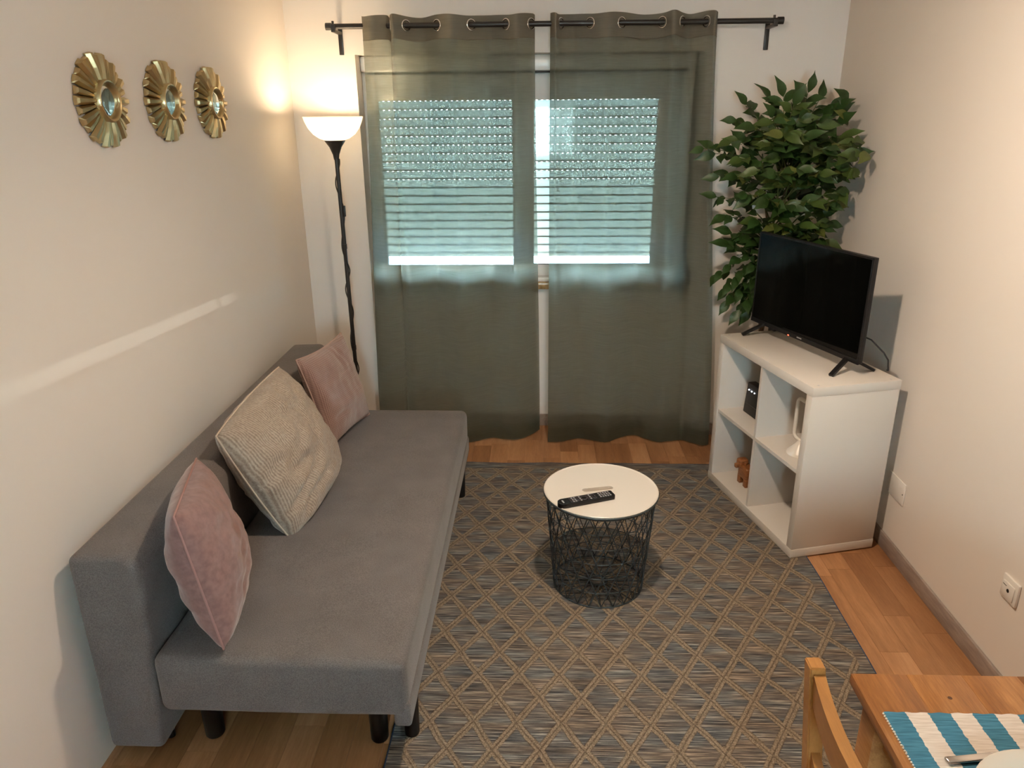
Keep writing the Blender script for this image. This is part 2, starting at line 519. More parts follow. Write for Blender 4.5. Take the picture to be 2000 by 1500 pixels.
box(bm, fx0 + 0.06, fx1 - 0.06, YF - 0.09, YF - 0.04, fz0, fz0 + 0.06); box(bm, fx0 + 0.06, fx1 - 0.06, YF - 0.09, YF - 0.04, fz1 - 0.06, fz1)
obj('window_frame', bm, 'upvc', w2)
bobj('pane', 'glass', w2, fx0 + 0.06, fx1 - 0.06, YF - 0.067, YF - 0.063, fz0 + 0.06, fz1 - 0.06)

# baseboards
HB = 0.0707
bobj('baseboard_right', 'baseboard', None, W - 0.012, W, YF, -0.012, 0, HB, bev=0.003); struct(bpy.data.objects['baseboard_right'])
bm = bmesh.new()
box(bm, 0.0, NX0, -0.012, 0, 0, HB); box(bm, NX1, W, -0.012, 0, 0, HB)
box(bm, NX0, NX1, ND - 0.012, ND, 0, HB)
box(bm, NX0, NX0 + 0.012, 0, ND - 0.012, 0, HB); box(bm, NX1 - 0.012, NX1, 0, ND - 0.012, 0, HB)
struct(obj('baseboard_back', bm, 'baseboard'))

# outside: street in front of the window
bm = bmesh.new(); box(bm, -30, 30, 11.0, 60, -1.1, -0.98)
struct(obj('ground', bm, 'pavement'))
bm = bmesh.new(); box(bm, -30, 30, 0.6, 11.0, -1.1, -1.0)
struct(obj('street', bm, 'asphalt'))

bm = bmesh.new(); box(bm, -1.2, 4.2, 0.30, 1.15, 2.18, 2.34)
struct(obj('shade_slab', bm, 'pavement'))   # unseen slab added to shade the top of the shutter

# laminate planks (each one a child of the floor), left out where rug and sofa hide them
rng = random.Random(7)
PWID = 0.0972
bm = bmesh.new(); box(bm, 0, 1, 0, 1, -0.004, 0)
plank_me = mesh_of('plank', bm, 'floor')
known = {25: -1.87, 26: -1.67, 27: -1.347}
for k in range(-1, 29):
    x0 = max(0.0, 0.026 + k * PWID); x1 = min(W, 0.026 + (k + 1) * PWID)
    if x1 - x0 < 0.005: continue
    far = ND if (x0 > NX0 and x1 < NX1) else 0.0
    ends = []
    yk = known.get(k, -rng.uniform(0.1, 0.5))
    y = yk
    while y < far: ends.append(y); y += rng.choice((0.36, 0.42, 0.5, 0.58))
    y = yk - rng.choice((0.36, 0.42, 0.5, 0.58))
    while y > -2.95: ends.append(y); y -= rng.choice((0.36, 0.42, 0.5, 0.58))
    ends = sorted(ends + [far, -2.95])
    ends = [e for i, e in enumerate(ends) if i == 0 or e - ends[i - 1] > 0.03 or e == far]
    for a, b in zip(ends[:-1], ends[1:]):
        if x0 > 0.9 and x1 < 2.34 and a > -2.8 and b < -0.47: continue
        if x1 < 0.75 and b < -0.75 and a > -2.0: continue
        if b - a < 0.02: continue
        o = bpy.data.objects.new('plank', plank_me); COL.objects.link(o)
        o.parent = floor
        o.location = (x0 + 0.0004, a + 0.0004, 0); o.scale = (x1 - x0 - 0.0008, b - a - 0.0008, 1)

# ------------------------------------------------------------------ window, shutter
win = bpy.data.objects.new('window_1', None); COL.objects.link(win); struct(win)
wy0, wy1 = ND, ND + 0.07
bobj('frame_head', 'upvc', win, NX0, NX1, wy0 - 0.03, wy1 + 0.03, 1.977, NTOP, bev=0.012)
bobj('frame_jamb', 'upvc', win, NX0, NX0 + 0.03, wy0, wy1, SILL + 0.022, 1.977, bev=0.004)
bobj('frame_jamb', 'upvc', win, NX1 - 0.09, NX1, wy0, wy1, SILL + 0.022, 1.977, bev=0.004)
bobj('frame_bottom', 'upvc', win, NX0, NX1, wy0 - 0.01, wy1, SILL, SILL + 0.022, bev=0.004)
bobj('head_seal', 'seal', win, NX0 + 0.07, NX1 - 0.07, wy0 - 0.004, wy0 + 0.03, 1.968, 1.977)
def sash(x0, x1, yo, sl, sr):
    s_ = bpy.data.objects.new('sash', None); COL.objects.link(s_); s_.parent = win
    zb0, zb1, zt0, zt1 = SILL + 0.022, 0.969, 1.838, 1.968
    bobj('stile', 'upvc', s_, x0, x0 + sl, yo, yo + 0.03, zb0, zt1, bev=0.004)
    bobj('stile', 'upvc', s_, x1 - sr, x1, yo, yo + 0.03, zb0, zt1, bev=0.004)
    bobj('rail', 'upvc', s_, x0 + sl, x1 - sr, yo, yo + 0.03, zb0, zb1, bev=0.004)
    bobj('rail', 'upvc', s_, x0 + sl, x1 - sr, yo, yo + 0.03, zt0, zt1, bev=0.004)
    bobj('glazing_bead', 'seal', s_, x0 + sl, x1 - sr, yo - 0.001, yo + 0.01, zb1, zb1 + 0.004)
    bobj('pane', 'glass', s_, x0 + sl, x1 - sr, yo + 0.013, yo + 0.017, zb1, zt0)
sash(NX0 + 0.03, 1.236, ND + 0.002, 0.046, 0.115)
sash(1.150, NX1 - 0.09, ND + 0.036, 0.085, 0.115)
bobj('window_sill', 'stone', win, NX0, NX1, ND - 0.05, ND + 0.20, SILL - 0.035, SILL, bev=0.003)
bobj('sash_latch', 'upvc', win, 0.555, 0.575, ND - 0.012, ND + 0.002, 0.925, 0.96, bev=0.003)

sh = thing('roller_shutter', 'pale grey slatted roller shutter lowered almost fully behind the window', 'shutter', (0, 0.235, 0))
PITCH = 0.0455
z_top = 1.815
zs = z_top + 4 * PITCH
i = 0
SX0, SX1 = NX0 + 0.03, NX1 - 0.03
slat_me = {}
def slat_mesh(slotted):
    bm = bmesh.new()
    h = PITCH
    gap = 0.0022 if slotted else 0.0
    # curved front profile
    prof = []
    for q in range(6):
        a = q / 5
        prof.append((-0.006 * math.sin(a * PI) , gap + a * (h - gap - 0.0015)))
    f0 = [bm.verts.new((SX0, y_, z_)) for y_, z_ in prof]; f1 = [bm.verts.new((SX1, y_, z_)) for y_, z_ in prof]
    for q in range(5): bm.faces.new((f0[q], f1[q], f1[q + 1], f0[q + 1]))
    b0 = [bm.verts.new((SX0, 0.004, z_)) for z_ in (prof[0][1], prof[-1][1])]; b1 = [bm.verts.new((SX1, 0.004, z_)) for z_ in (prof[0][1], prof[-1][1])]
    bm.faces.new((b0[0], b0[1], b1[1], b1[0])); bm.faces.new((f0[0], b0[0], b1[0], f1[0])); bm.faces.new((f0[-1], f1[-1], b1[1], b0[1]))
    box(bm, SX0, SX1, 0.0, 0.004, h - 0.0016, h)
    if slotted:
        n = int((SX1 - SX0) / 0.0285)
        for j in range(n):
            xa = SX0 + j * 0.0285
            box(bm, xa, xa + 0.0195, 0.0, 0.004, 0.0, gap)
    nf = len(bm.faces)
    box(bm, SX0, SX1, -0.0075, -0.0015, gap + 0.0002, gap + 0.0085)
    bm.faces.ensure_lookup_table()
    for f_ in bm.faces[nf:]: f_.material_index = 1
    me = mesh_of('slat', bm, 'slat')
    me.materials.append(M['slat_lip'])
    return me
slat_me[True] = slat_mesh(True); slat_me[False] = slat_mesh(False)
z = 2.02
while z > 1.05:
    z -= PITCH
    o = obj('slat', slat_me[1.42 < z < 1.84], None, sh)
    o.location = (0, 0, z)
bobj('bottom_bar', 'slat', sh, SX0, SX1, -0.006, 0.008, z - 0.018, z, bev=0.002)
bobj('guide_rail', 'upvc', sh, NX0, NX0 + 0.03, -0.02, 0.03, SILL, 2.055, label='white side channel')
bobj('guide_rail', 'upvc', sh, NX1 - 0.03, NX1, -0.02, 0.03, SILL, 2.055, label='white side channel')

ss = thing('shutter_strap', 'dark shutter strap with coiled end hanging behind the right curtain', 'strap', (2.040, -0.028, 0.0))
bobj('webbing', 'strap', ss, -0.011, 0.011, -0.002, 0.002, 1.02, 2.05)
bm = bmesh.new()
bmesh.ops.create_uvsphere(bm, u_segments=20, v_segments=14, radius=1.0)
for v in bm.verts:
    v.co = Vector((v.co.x * 0.042 * (1 - 0.25 * v.co.z), v.co.y * 0.022, 0.945 + v.co.z * (0.085 if v.co.z > 0 else 0.095)))
obj('coil', bm, 'strap', ss, smooth=True)

# ------------------------------------------------------------------ curtain rod and curtains
YR, ZR = -0.12, 2.1713
rod = thing('curtain_rod', 'black metal curtain rod on two wall brackets above the window', 'curtain rod', (0, YR, ZR))
bm = bmesh.new(); tube(bm, [(0.25, 0, 0), (2.40, 0, 0)], 0.0125, 16); smooth_angle(obj('pole', bm, 'black_metal', rod))
for x in (0.242, 2.402):
    s_ = 1 if x > 1 else -1
    bm = bmesh.new(); tube(bm, [(x - 0.022 * s_, 0, 0), (x + 0.005 * s_, 0, 0)], 0.0165, 18); smooth_angle(obj('end_cap', bm, 'black_metal', rod))
for x in (0.276, 2.368):
    br = bobj('bracket', 'black_metal', rod, x - 0.011, x + 0.011, 0.112, 0.12, -0.118, 0.02, bev=0.002)
    bm = bmesh.new(); box(bm, x - 0.010, x + 0.010, -0.016, 0.112, -0.026, -0.013, bev=0.002)
    box(bm, x - 0.010, x + 0.010, -0.022, -0.013, -0.026, 0.006, bev=0.002)
    obj('bracket_arm', bm, 'black_metal', br)
    bm = bmesh.new(); tube(bm, [(x - 0.004, 0, 0.01), (x - 0.004, 0, 0.024)], 0.006, 8); obj('grub_screw', bm, 'black_metal', br)

def interp(nodes, s):
    """smooth interpolation through (x, y) nodes, s in 0..len-1"""
    i = min(int(s), len(nodes) - 2); f = s - i
    p = [nodes[max(0, i - 1)], nodes[i], nodes[i + 1], nodes[min(len(nodes) - 1, i + 2)]]
    out = []
    for k in (0, 1):
        a, b, c, d = (q[k] for q in p)
        out.append(0.5 * ((2 * b) + (-a + c) * f + (2 * a - 5 * b + 4 * c - d) * f * f + (-a + 3 * b - 3 * c + d) * f ** 3))
    return out

def curtain(label, top, bot, eyelets, seed):
    root = thing('curtain', label, 'curtain', (0, 0, 0), group='sheer curtains at the window')
    n = (len(top) - 1) * 10
    ztop, zhead, zhem = 2.213, 2.108, 0.10
    zs_ = [0.012 + (ztop - 0.012) * j / 60 for j in range(61)]
    def P(s, z):
        a = interp(top, s); b = interp(bot, s)
        v = (ztop - z) / ztop
        w = v * v * (3 - 2 * v)
        w = 0.15 * v + 0.85 * w
        x = a[0] + (b[0] - a[0]) * w; y = a[1] + (b[1] - a[1]) * w
        nz = noise.noise(Vector((x * 3.0, z * 1.3, seed))) * 0.010 * min(1, v * 4)
        nz += noise.noise(Vector((x * 11.0, z * 2.0, seed + 5))) * 0.004 * min(1, v * 4)
        zz = z
        if z > 2.1: zz += 0.004 * math.sin(s * 2.1 + seed)
        return Vector((x, y + nz, zz))
    def sheet(name, m, z0, z1, steps, off=0.0):
        bm = bmesh.new()
        g = [[bm.verts.new(P(i / 10, z0 + (z1 - z0) * j / steps) + Vector((0, off, 0))) for i in range(n + 1)] for j in range(steps + 1)]
        for j in range(steps):
            for i in range(n):
                bm.faces.new((g[j][i], g[j][i + 1], g[j + 1][i + 1], g[j + 1][i]))
        return obj(name, mesh_of(name, bm, m, True, False), None, root)
    sheet('fabric', 'sheer', zhem, zhead, 60)
    sheet('header_band', 'sheer_band', zhead, ztop, 6)
    sheet('hem', 'sheer', 0.012, zhem, 6)
    sheet('hem_lining', 'sheer', 0.014, zhem, 6, 0.003)
    bm = bmesh.new(); tube(bm, [P(i / 5, zhead) + Vector((0, -0.001, 0)) for i in range(n // 2 + 1)], 0.0012, 4); obj('stitching', bm, 'sheer_band', root)
    for e in eyelets:
        a = Vector((*interp(top, e - 0.08), 0)); b = Vector((*interp(top, e + 0.08), 0)); c = Vector((*interp(top, e), 0))
        tg = (b - a).normalized()
        bm = bmesh.new()
        tube(bm, [(c + Vector((0, 0, ZR)) + (tg * math.cos(q * PI / 12) + Vector((0, 0, 1)) * math.sin(q * PI / 12)) * 0.0235) for q in range(24)], 0.0042, 8, closed=True)
        obj('eyelet', bm, 'chrome', root, smooth=True)
    return root

R = YR
F_, B_ = R - 0.060, R + 0.056
topL = [(0.409, R + 0.03), (0.420, R - 0.012), (0.470, F_), (0.531, R - 0.010), (0.536, B_), (0.548, R), (0.572, F_), (0.625, R), (0.699, B_), (0.773, R), (0.856, F_), (0.937, R), (1.020, B_), (1.103, R), (1.161, F_), (1.222, R), (1.240, R + 0.02)]
botL = [(0.345, -0.07), (0.375, -0.11), (0.44, -0.13), (0.50, -0.10), (0.51, -0.06), (0.53, -0.09), (0.575, -0.145), (0.64, -0.13), (0.72, -0.09), (0.78, -0.12), (0.84, -0.165), (0.91, -0.15), (0.994, -0.105), (1.07, -0.125), (1.143, -0.125), (1.215, -0.065), (1.272, 0.02)]
curtain('left sage-grey sheer curtain panel hanging between floor lamp and window gap', topL, botL, (5, 7, 9, 11, 13, 15), 1.3)
topR = [(1.314, R + 0.006), (1.338, F_), (1.363, R), (1.433, B_), (1.503, R), (1.578, F_), (1.651, R), (1.747, B_), (1.843, R), (1.887, F_), (1.935, R), (1.992, B_), (2.050, R), (2.078, F_), (2.100, R)]
botR = [(1.318, -0.15), (1.360, -0.15), (1.406, -0.14), (1.496, -0.10), (1.575, -0.125), (1.653, -0.15), (1.73, -0.09), (1.811, -0.05), (1.88, -0.10), (1.943, -0.145), (2.01, -0.13), (2.078, -0.115), (2.13, -0.15), (2.181, -0.185), (2.220, -0.17)]
curtain('right sage-grey sheer curtain panel hanging beside the leafy plant', topR, botR, (2, 4, 6, 8, 10, 12), 7.7)

# ------------------------------------------------------------------ sofa
sofa = thing('sofa_bed', 'grey fabric sofa bed with low backrest against the left wall', 'sofa', (0, 0, 0))
SY0, SY1 = -2.435, -0.625
def rounded_prism(prof, y0, y1, bev, name, m, parent, cuts=30, wob=0.003, seed=0.0):
    bm = bmesh.new()
    a = [bm.verts.new((x, y0, z)) for x, z in prof]; b = [bm.verts.new((x, y1, z)) for x, z in prof]
    k = len(prof)
    bm.faces.new(a); bm.faces.new(b[::-1])
    long_e = []
    for i in range(k):
        bm.faces.new((a[i], b[i], b[(i + 1) % k], a[(i + 1) % k]))
    bmesh.ops.recalc_face_normals(bm, faces=bm.faces)
    bmesh.ops.bevel(bm, geom=list(bm.edges), offset=bev, segments=5, profile=0.5, affect='EDGES', clamp_overlap=True)
    le = [e for e in bm.edges if abs(e.verts[0].co.y - e.verts[1].co.y) > 0.5]
    bmesh.ops.subdivide_edges(bm, edges=le, cuts=cuts, use_grid_fill=True)
    for v in bm.verts:
        d = noise.noise(v.co * 4 + Vector((seed, 0, 0))) * wob
        v.co += Vector((d, d * 0.6, d))
    o = obj(name, bm, m, parent)
    return smooth_angle(o, 50)
rounded_prism([(0.036, 0.062), (0.192, 0.062), (0.206, 0.30), (0.232, 0.665), (0.190, 0.708), (0.040, 0.702)], -2.415, -0.515, 0.020, 'backrest', 'sofa', sofa, seed=3)
def seat_bm():
    bm = bmesh.new()
    box(bm, 0.218, 0.912, SY0, SY1, 0.212, 0.402, bev=0.030, seg=5)
    bmesh.ops.subdivide_edges(bm, edges=[e for e in bm.edges if (e.verts[0].co - e.verts[1].co).length > 0.5], cuts=44, use_grid_fill=True)
    for v in bm.verts:
        d = noise.noise(v.co * 3.5) * 0.003
        if v.co.z > 0.38:
            x, y = v.co.x, v.co.y
            for yc, xc, wd, hgt in ((-0.69, 0.77, 0.13, 0.010), (-0.80, 0.68, 0.16, 0.008), (-0.74, 0.80, 0.09, 0.004)):
                yy = y - yc + 0.12 * (x - xc) ** 2
                d += hgt * math.exp(-(yy / 0.013) ** 2) * math.exp(-((x - xc) / wd) ** 2)
        v.co.z += d
    return bm
smooth_angle(obj('seat', seat_bm(), 'sofa', sofa), 60)
bm = bmesh.new(); box(bm, 0.868, 0.917, SY0 + 0.006, SY1 - 0.006, 0.176, 0.262, bev=0.012, seg=3); smooth_angle(obj('front_skirt', bm, 'sofa', sofa))
bobj('underframe', 'black_plastic', sofa, 0.235, 0.862, SY0 + 0.05, SY1 - 0.05, 0.185, 0.215, bev=0.004)
for x, y, z0, rr in ((0.280, -2.285, 0.0, 0.032), (0.788, -2.290, 0.0, 0.030), (0.884, -2.275, 0.0072, 0.026), (0.280, -0.78, 0.0, 0.032), (0.788, -0.78, 0.0, 0.030), (0.884, -0.79, 0.0072, 0.026)):
    bm = bmesh.new(); lathe(bm, [(rr * 0.82, z0), (rr * 0.88, z0 + 0.004), (rr, 0.20)], 20, x, y, True, True)
    smooth_angle(obj('leg', bm, 'black_plastic', sofa))
bm = bmesh.new(); lathe(bm, [(0.012, 0.0), (0.012, 0.07)], 10, 0.15, -2.30, True, True); obj('back_foot', bm, 'black_plastic', sofa)
bm = bmesh.new(); lathe(bm, [(0.012, 0.0), (0.012, 0.07)], 10, 0.15, -0.65, True, True); obj('back_foot', bm, 'black_plastic', sofa)

# ------------------------------------------------------------------ cushions
def rot(a, b, c):
    return Matrix.Rotation(a, 3, 'Z') @ Matrix.Rotation(b, 3, 'Y') @ Matrix.Rotation(c, 3, 'X')
def cushion(label, size, loc, ang, T, m, seam, seed, wr=0.006, pinch=0.10, folds=()):
    R_ = rot(*ang)
    n = 40
    def P(a, b, side):
        # a (y) and b (z) in -1..1
        k = pinch
        y = a * (1 - k * (1 - b * b) * abs(a)) * size / 2
        z = b * (1 - k * (1 - a * a) * abs(b)) * size / 2
        e = max(0.0, (1 - a * a) * (1 - b * b))
        th = T * e ** 0.42
        w = noise.noise(Vector((a * 1.7, b * 1.7, seed + side * 3))) * 0.018 * e ** 0.5
        w += noise.noise(Vector((a * 5, b * 5, seed + side * 9))) * wr * e ** 0.4
        edge = (1 - e) ** 2
        w += noise.noise(Vector((math.atan2(b, a) * 4.0, 0, seed))) * wr * 1.2 * edge * e ** 0.35
        for (fa, fb, dx, dy, wd, ln, dep) in folds:
            pa, pb = a - fa, b - fb
            al = pa * dx + pb * dy; pe = -pa * dy + pb * dx
            w -= dep * math.exp(-(pe / wd) ** 2) * math.exp(-(al / ln) ** 2) * e ** 0.3
        return Vector((side * (th + w * 1.0) if e > 0 else 0.0, y, z))
    root = thing('cushion', label, 'cushion', loc, 0, 'cushions on the sofa')
    root.rotation_euler = R_.to_euler()
    bm = bmesh.new()
    for side in (1, -1):
        g = [[bm.verts.new(P(-1 + 2 * i / n, -1 + 2 * j / n, side)) for i in range(n + 1)] for j in range(n + 1)]
        for j in range(n):
            for i in range(n):
                bm.faces.new((g[j][i], g[j][i + 1], g[j + 1][i + 1], g[j + 1][i]))
    bmesh.ops.remove_doubles(bm, verts=bm.verts, dist=0.0003)
    obj('cover', bm, m, root, smooth=True)
    pts = []
    for q in range(24): pts.append(P(-1 + 2 * q / 24, -1, 1))
    for q in range(24): pts.append(P(1, -1 + 2 * q / 24, 1))
    for q in range(24): pts.append(P(1 - 2 * q / 24, 1, 1))
    for q in range(24): pts.append(P(-1, 1 - 2 * q / 24, 1))
    bm = bmesh.new(); tube(bm, pts, 0.0032, 6, closed=True); obj('seam', bm, seam, root, smooth=True)
    return root
cushion('mauve velvet cushion standing at the near end of the sofa', 0.405, (0.332, -2.235, 0.622), (0.304, -0.167, -0.065), 0.090, 'velvet', 'mauve_seam', 2.0, 0.009, 0.0, folds=((-0.3, -0.6, 0.7, 0.4, 0.05, 0.4, 0.010), (-0.5, -0.35, 0.8, 0.3, 0.04, 0.3, 0.008)))
cushion('beige corduroy cushion, largest of the three, in the middle of the sofa', 0.46, (0.345, -1.605, 0.632), (-0.222, -0.383, 0.199), 0.118, 'corduroy', 'beige_seam', 11.0, 0.020, -0.045, folds=((-0.45, -0.45, 0.9, 0.25, 0.07, 0.5, 0.032), (-0.2, -0.15, 0.95, -0.1, 0.08, 0.35, 0.024), (-0.55, -0.75, 0.8, 0.5, 0.06, 0.3, 0.030), (0.1, 0.55, 0.9, -0.3, 0.07, 0.4, 0.016), (-0.1, -0.62, 0.9, 0.1, 0.06, 0.3, 0.022)))
cushion('dusty pink dotted cushion at the far end of the sofa by the lamp', 0.42, (0.345, -0.902, 0.607), (-0.21, -0.269, 0.003), 0.068, 'dotted', 'pink_seam', 23.0, 0.006, 0.08, folds=((-0.5, -0.45, 0.9, 0.1, 0.05, 0.25, 0.016), (0.1, 0.75, -0.3, 0.9, 0.05, 0.25, 0.008), (0.3, 0.75, -0.3, 0.9, 0.05, 0.25, 0.008)))

# ------------------------------------------------------------------ rug
rug = thing('area_rug', 'blue-grey flat-woven rug with beige diamond lattice on the floor', 'rug', (1.611, -1.592, 0.0))
RX, RY = 0.785, 1.175
bm = bmesh.new()
nx, ny = 60, 90
def rugz(x, y):
    e = max(0.0, (-x - RX + 0.12) / 0.12) ** 2 + max(0.0, (y - RY + 0.14) / 0.14) ** 2
    return 0.0062 + 0.004 * max(0.0, noise.noise(Vector((x * 6, y * 6, 3)))) * min(1, e)
def rugxy(x, y):
    return x + 0.006 * noise.noise(Vector((y * 3, 7, x))) * (abs(x) / RX) ** 6, y + 0.008 * noise.noise(Vector((x * 5, 3, 0))) * (max(0, y) / RY) ** 6
g = []
for j in range(ny + 1):
    row = []
    for i in range(nx + 1):
        x = -RX + 2 * RX * i / nx; y = -RY + 2 * RY * j / ny
        xx, yy = rugxy(x, y)
        row.append(bm.verts.new((xx, yy, rugz(x, y))))
    g.append(row)
for j in range(ny):
    for i in range(nx):
        bm.faces.new((g[j][i], g[j][i + 1], g[j + 1][i + 1], g[j + 1][i]))
obj('pile', bm, 'rug', rug, smooth=True)
pts = []
def rp(x, y):
    xx, yy = rugxy(x, y); return (xx, yy, rugz(x, y) - 0.003)
for q in range(40): pts.append(rp(-RX + 2 * RX * q / 40, -RY))
for q in range(60): pts.append(rp(RX, -RY + 2 * RY * q / 60))
for q in range(40): pts.append(rp(RX - 2 * RX * q / 40, RY))
for q in range(60): pts.append(rp(-RX, RY - 2 * RY * q / 60))
bm = bmesh.new(); tube(bm, pts, 0.0038, 6, closed=True); obj('binding', bm, 'rug_binding', rug, smooth=True, label='dark blue edge binding')

# ------------------------------------------------------------------ wire basket side table
TX, TY = 1.5038, -1.4833
tb = thing('side_table', 'round white-topped side table with dark wire basket on the rug', 'side table', (TX, TY, 0))
TR = 0.22
bm = bmesh.new()
# tray top with a real slot handle
slot_c = (-0.012, 0.002); slot_d = Vector((0.119, 0.027)).normalized(); hl, hr = 0.047, 0.0135
N = 64
slot = []
for q in range(N):
    a = 2 * PI * q / N
    d = Vector((math.cos(a), math.sin(a)))
    c = Vector((hl if d.x >= 0 else -hl, 0))
    p = c + d * hr
    slot.append((slot_c[0] + p.x * slot_d.x - p.y * slot_d.y, slot_c[1] + p.x * slot_d.y + p.y * slot_d.x))
ang0 = math.atan2(slot_d.y, slot_d.x)
outer = [(math.cos(2 * PI * q / N + ang0), math.sin(2 * PI * q / N + ang0)) for q in range(N)]
rows = []
zt = 0.4200
def ring(pts, z): return [bm.verts.new((x, y, z)) for x, y in pts]
rows.append(ring([(TR * 0.972 * x, TR * 0.972 * y) for x, y in outer], zt - 0.012))
rows.append(ring([(TR * 0.992 * x, TR * 0.992 * y) for x, y in outer], zt + 0.0015))
rows.append(ring([(TR * 0.982 * x, TR * 0.982 * y) for x, y in outer], zt + 0.0030))
rows.append(ring([(TR * 0.965 * x, TR * 0.965 * y) for x, y in outer], zt + 0.0005))
rows.append(ring([(TR * 0.94 * x, TR * 0.94 * y) for x, y in outer], zt))
rows.append(ring([(0.5 * (TR * 0.94 * x + sx), 0.5 * (TR * 0.94 * y + sy)) for (x, y), (sx, sy) in zip(outer, slot)], zt))
rows.append(ring(slot, zt))
rows.append(ring(slot, zt - 0.010))
for r0, r1 in zip(rows[:-1], rows[1:]):
    for k in range(N):
        bm.faces.new((r0[k], r0[(k + 1) % N], r1[(k + 1) % N], r1[k]))
smooth_angle(obj('tray_top', bm, 'white_enamel', tb), 40)
bm = bmesh.new(); box(bm, slot_c[0] - 0.065, slot_c[0] + 0.065, -0.03, 0.035, zt - 0.0120, zt - 0.0100); obj('handle_recess', bm, 'slot_shade_grey', tb)
def circ(r, z, n=48): return [(r * math.cos(2 * PI * q / n), r * math.sin(2 * PI * q / n), z) for q in range(n)]
bm = bmesh.new(); tube(bm, circ(TR * 0.985, zt - 0.006), 0.0042, 8, closed=True); obj('rim', bm, 'dark_wire', tb, smooth=True)
RT, RB, ZB = 0.209, 0.176, 0.0095
def rad(z): return RB + (RT - RB) * (z - ZB) / (0.405 - ZB)
for kk in range(7):
    z = ZB + (0.405 - ZB) * kk / 6
    bm = bmesh.new(); tube(bm, circ(rad(z), z), 0.0030 if kk in (0, 6) else 0.0017, 6, closed=True); obj('ring_wire', bm, 'dark_wire', tb, smooth=True)
for sgn in (1, -1):
    bm = bmesh.new()
    pts = []
    for q in range(11):
        f = q / 10; z = ZB + (0.405 - ZB) * f
        a = sgn * math.radians(45) * f
        pts.append((rad(z) * math.cos(a), rad(z) * math.sin(a), z))
    tube(bm, pts, 0.0021, 5)
    me = mesh_of('diagonal_wire', bm, 'dark_wire', True)
    for q in range(24):
        o = obj('diagonal_wire', me, None, tb); o.rotation_euler = (0, 0, 2 * PI * q / 24)
bm = bmesh.new(); tube(bm, [(0.030, 0, ZB), (RB, 0, ZB)], 0.0017, 5); me = mesh_of('spoke_wire', bm, 'dark_wire', True)
for q in range(24):
    o = obj('spoke_wire', me, None, tb); o.rotation_euler = (0, 0, 2 * PI * q / 24)
for r in (0.030, 0.036):
    bm = bmesh.new(); tube(bm, circ(r, ZB, 24), 0.0028, 6, closed=True); obj('hub_ring', bm, 'dark_wire', tb, smooth=True)

# remote control
rc = thing('remote_control', 'black remote control lying on the white table top', 'remote control', (1.440, -1.585, zt), math.radians(21))
bm = bmesh.new()
L, Wd = 0.222, 0.046
prof = []
for q in range(13):
    a = PI / 2 + PI * q / 12
    prof.append((-L / 2 + 0.023 + 0.023 * math.cos(a), 0.023 * math.sin(a)))
prof += [(L / 2 - 0.004, -0.022), (L / 2, -0.018), (L / 2, 0.018), (L / 2 - 0.004, 0.022)]
a_ = [bm.verts.new((x, y * 0.9, 0.0015)) for x, y in prof]; b_ = [bm.verts.new((x, y, 0.010)) for x, y in prof]; c_ = [bm.verts.new((x, y * 0.95, 0.019)) for x, y in prof]
k = len(prof)
for i in range(k):
    j = (i + 1) % k
    bm.faces.new((a_[i], a_[j], b_[j], b_[i])); bm.faces.new((b_[i], b_[j], c_[j], c_[i]))
bm.faces.new(a_[::-1]); bm.faces.new(c_)
obj('body', bm, 'black_plastic', rc)
bm = bmesh.new(); bm2 = bmesh.new()
for i in range(17):
    x = -0.062 + i * 0.0098
    for j in (-1, 0, 1):
        if i in (5, 6, 11): continue
        tgt = bm if (i > 11 or i in (1, 2, 4, 8)) else bm2
        box(tgt, x - 0.0032, x + 0.0032, j * 0.0125 - 0.0038, j * 0.0125 + 0.0038, 0.0185, 0.0208, bev=0.0008, seg=1)
tube(bm2, [(-0.008 + 0.012 * math.cos(q * PI / 8), 0.012 * math.sin(q * PI / 8), 0.0195) for q in range(16)], 0.0022, 5, closed=True)
o = obj('light_buttons', bm, 'buttons', rc); o['kind'] = 'stuff'
o = obj('dark_buttons', bm2, 'button_dark', rc); o['kind'] = 'stuff'
bobj('logo_strip', 'silver_print', rc, -0.094, -0.088, -0.010, 0.010, 0.019, 0.0193)
bobj('foot', 'black_plastic', rc, -0.09, 0.10, -0.014, 0.014, 0.0, 0.0016)

# ------------------------------------------------------------------ shelf unit
KA = -1.3243
sf = thing('shelf_unit', 'white four-cube open shelf unit carrying the television', 'shelf unit', (2.1354, -0.5628, 0.0072), KA)
KW, KH, KD, TH = 0.765, 0.762, 0.39, 0.038
bobj('top_panel', 'white_lacquer', sf, 0, KW, 0, KD, KH - TH, KH, bev=0.0012)
bobj('bottom_panel', 'white_lacquer', sf, 0, KW, 0, KD, 0, TH, bev=0.0012)
bobj('side_panel', 'white_lacquer', sf, 0.0015, TH, 0.0008, KD - 0.0008, TH, KH - TH, bev=0.0010)
bobj('side_panel', 'white_lacquer', sf, KW - TH, KW - 0.0015, 0.0008, KD - 0.0008, TH, KH - TH, bev=0.0010)
ZS = KH / 2
bobj('shelf_board', 'white_lacquer', sf, TH, KW - TH, 0.006, KD - 0.006, ZS - 0.008, ZS + 0.008)
bobj('divider', 'white_lacquer', sf, KW / 2 - 0.008, KW / 2 + 0.008, 0.006, KD - 0.006, TH, ZS - 0.008)
bobj('divider', 'white_lacquer', sf, KW / 2 - 0.008, KW / 2 + 0.008, 0.006, KD - 0.006, ZS + 0.008, KH - TH)
for x, y in ((0.02, 0.035), (KW - 0.02, 0.035), (0.02, KD - 0.035), (KW - 0.02, KD - 0.035)):
    bm = bmesh.new(); lathe(bm, [(0.0048, KH - 0.001), (0.0048, KH + 0.0006)], 12, x, y, False, True); obj('screw_cap', bm, 'silver_print', sf)
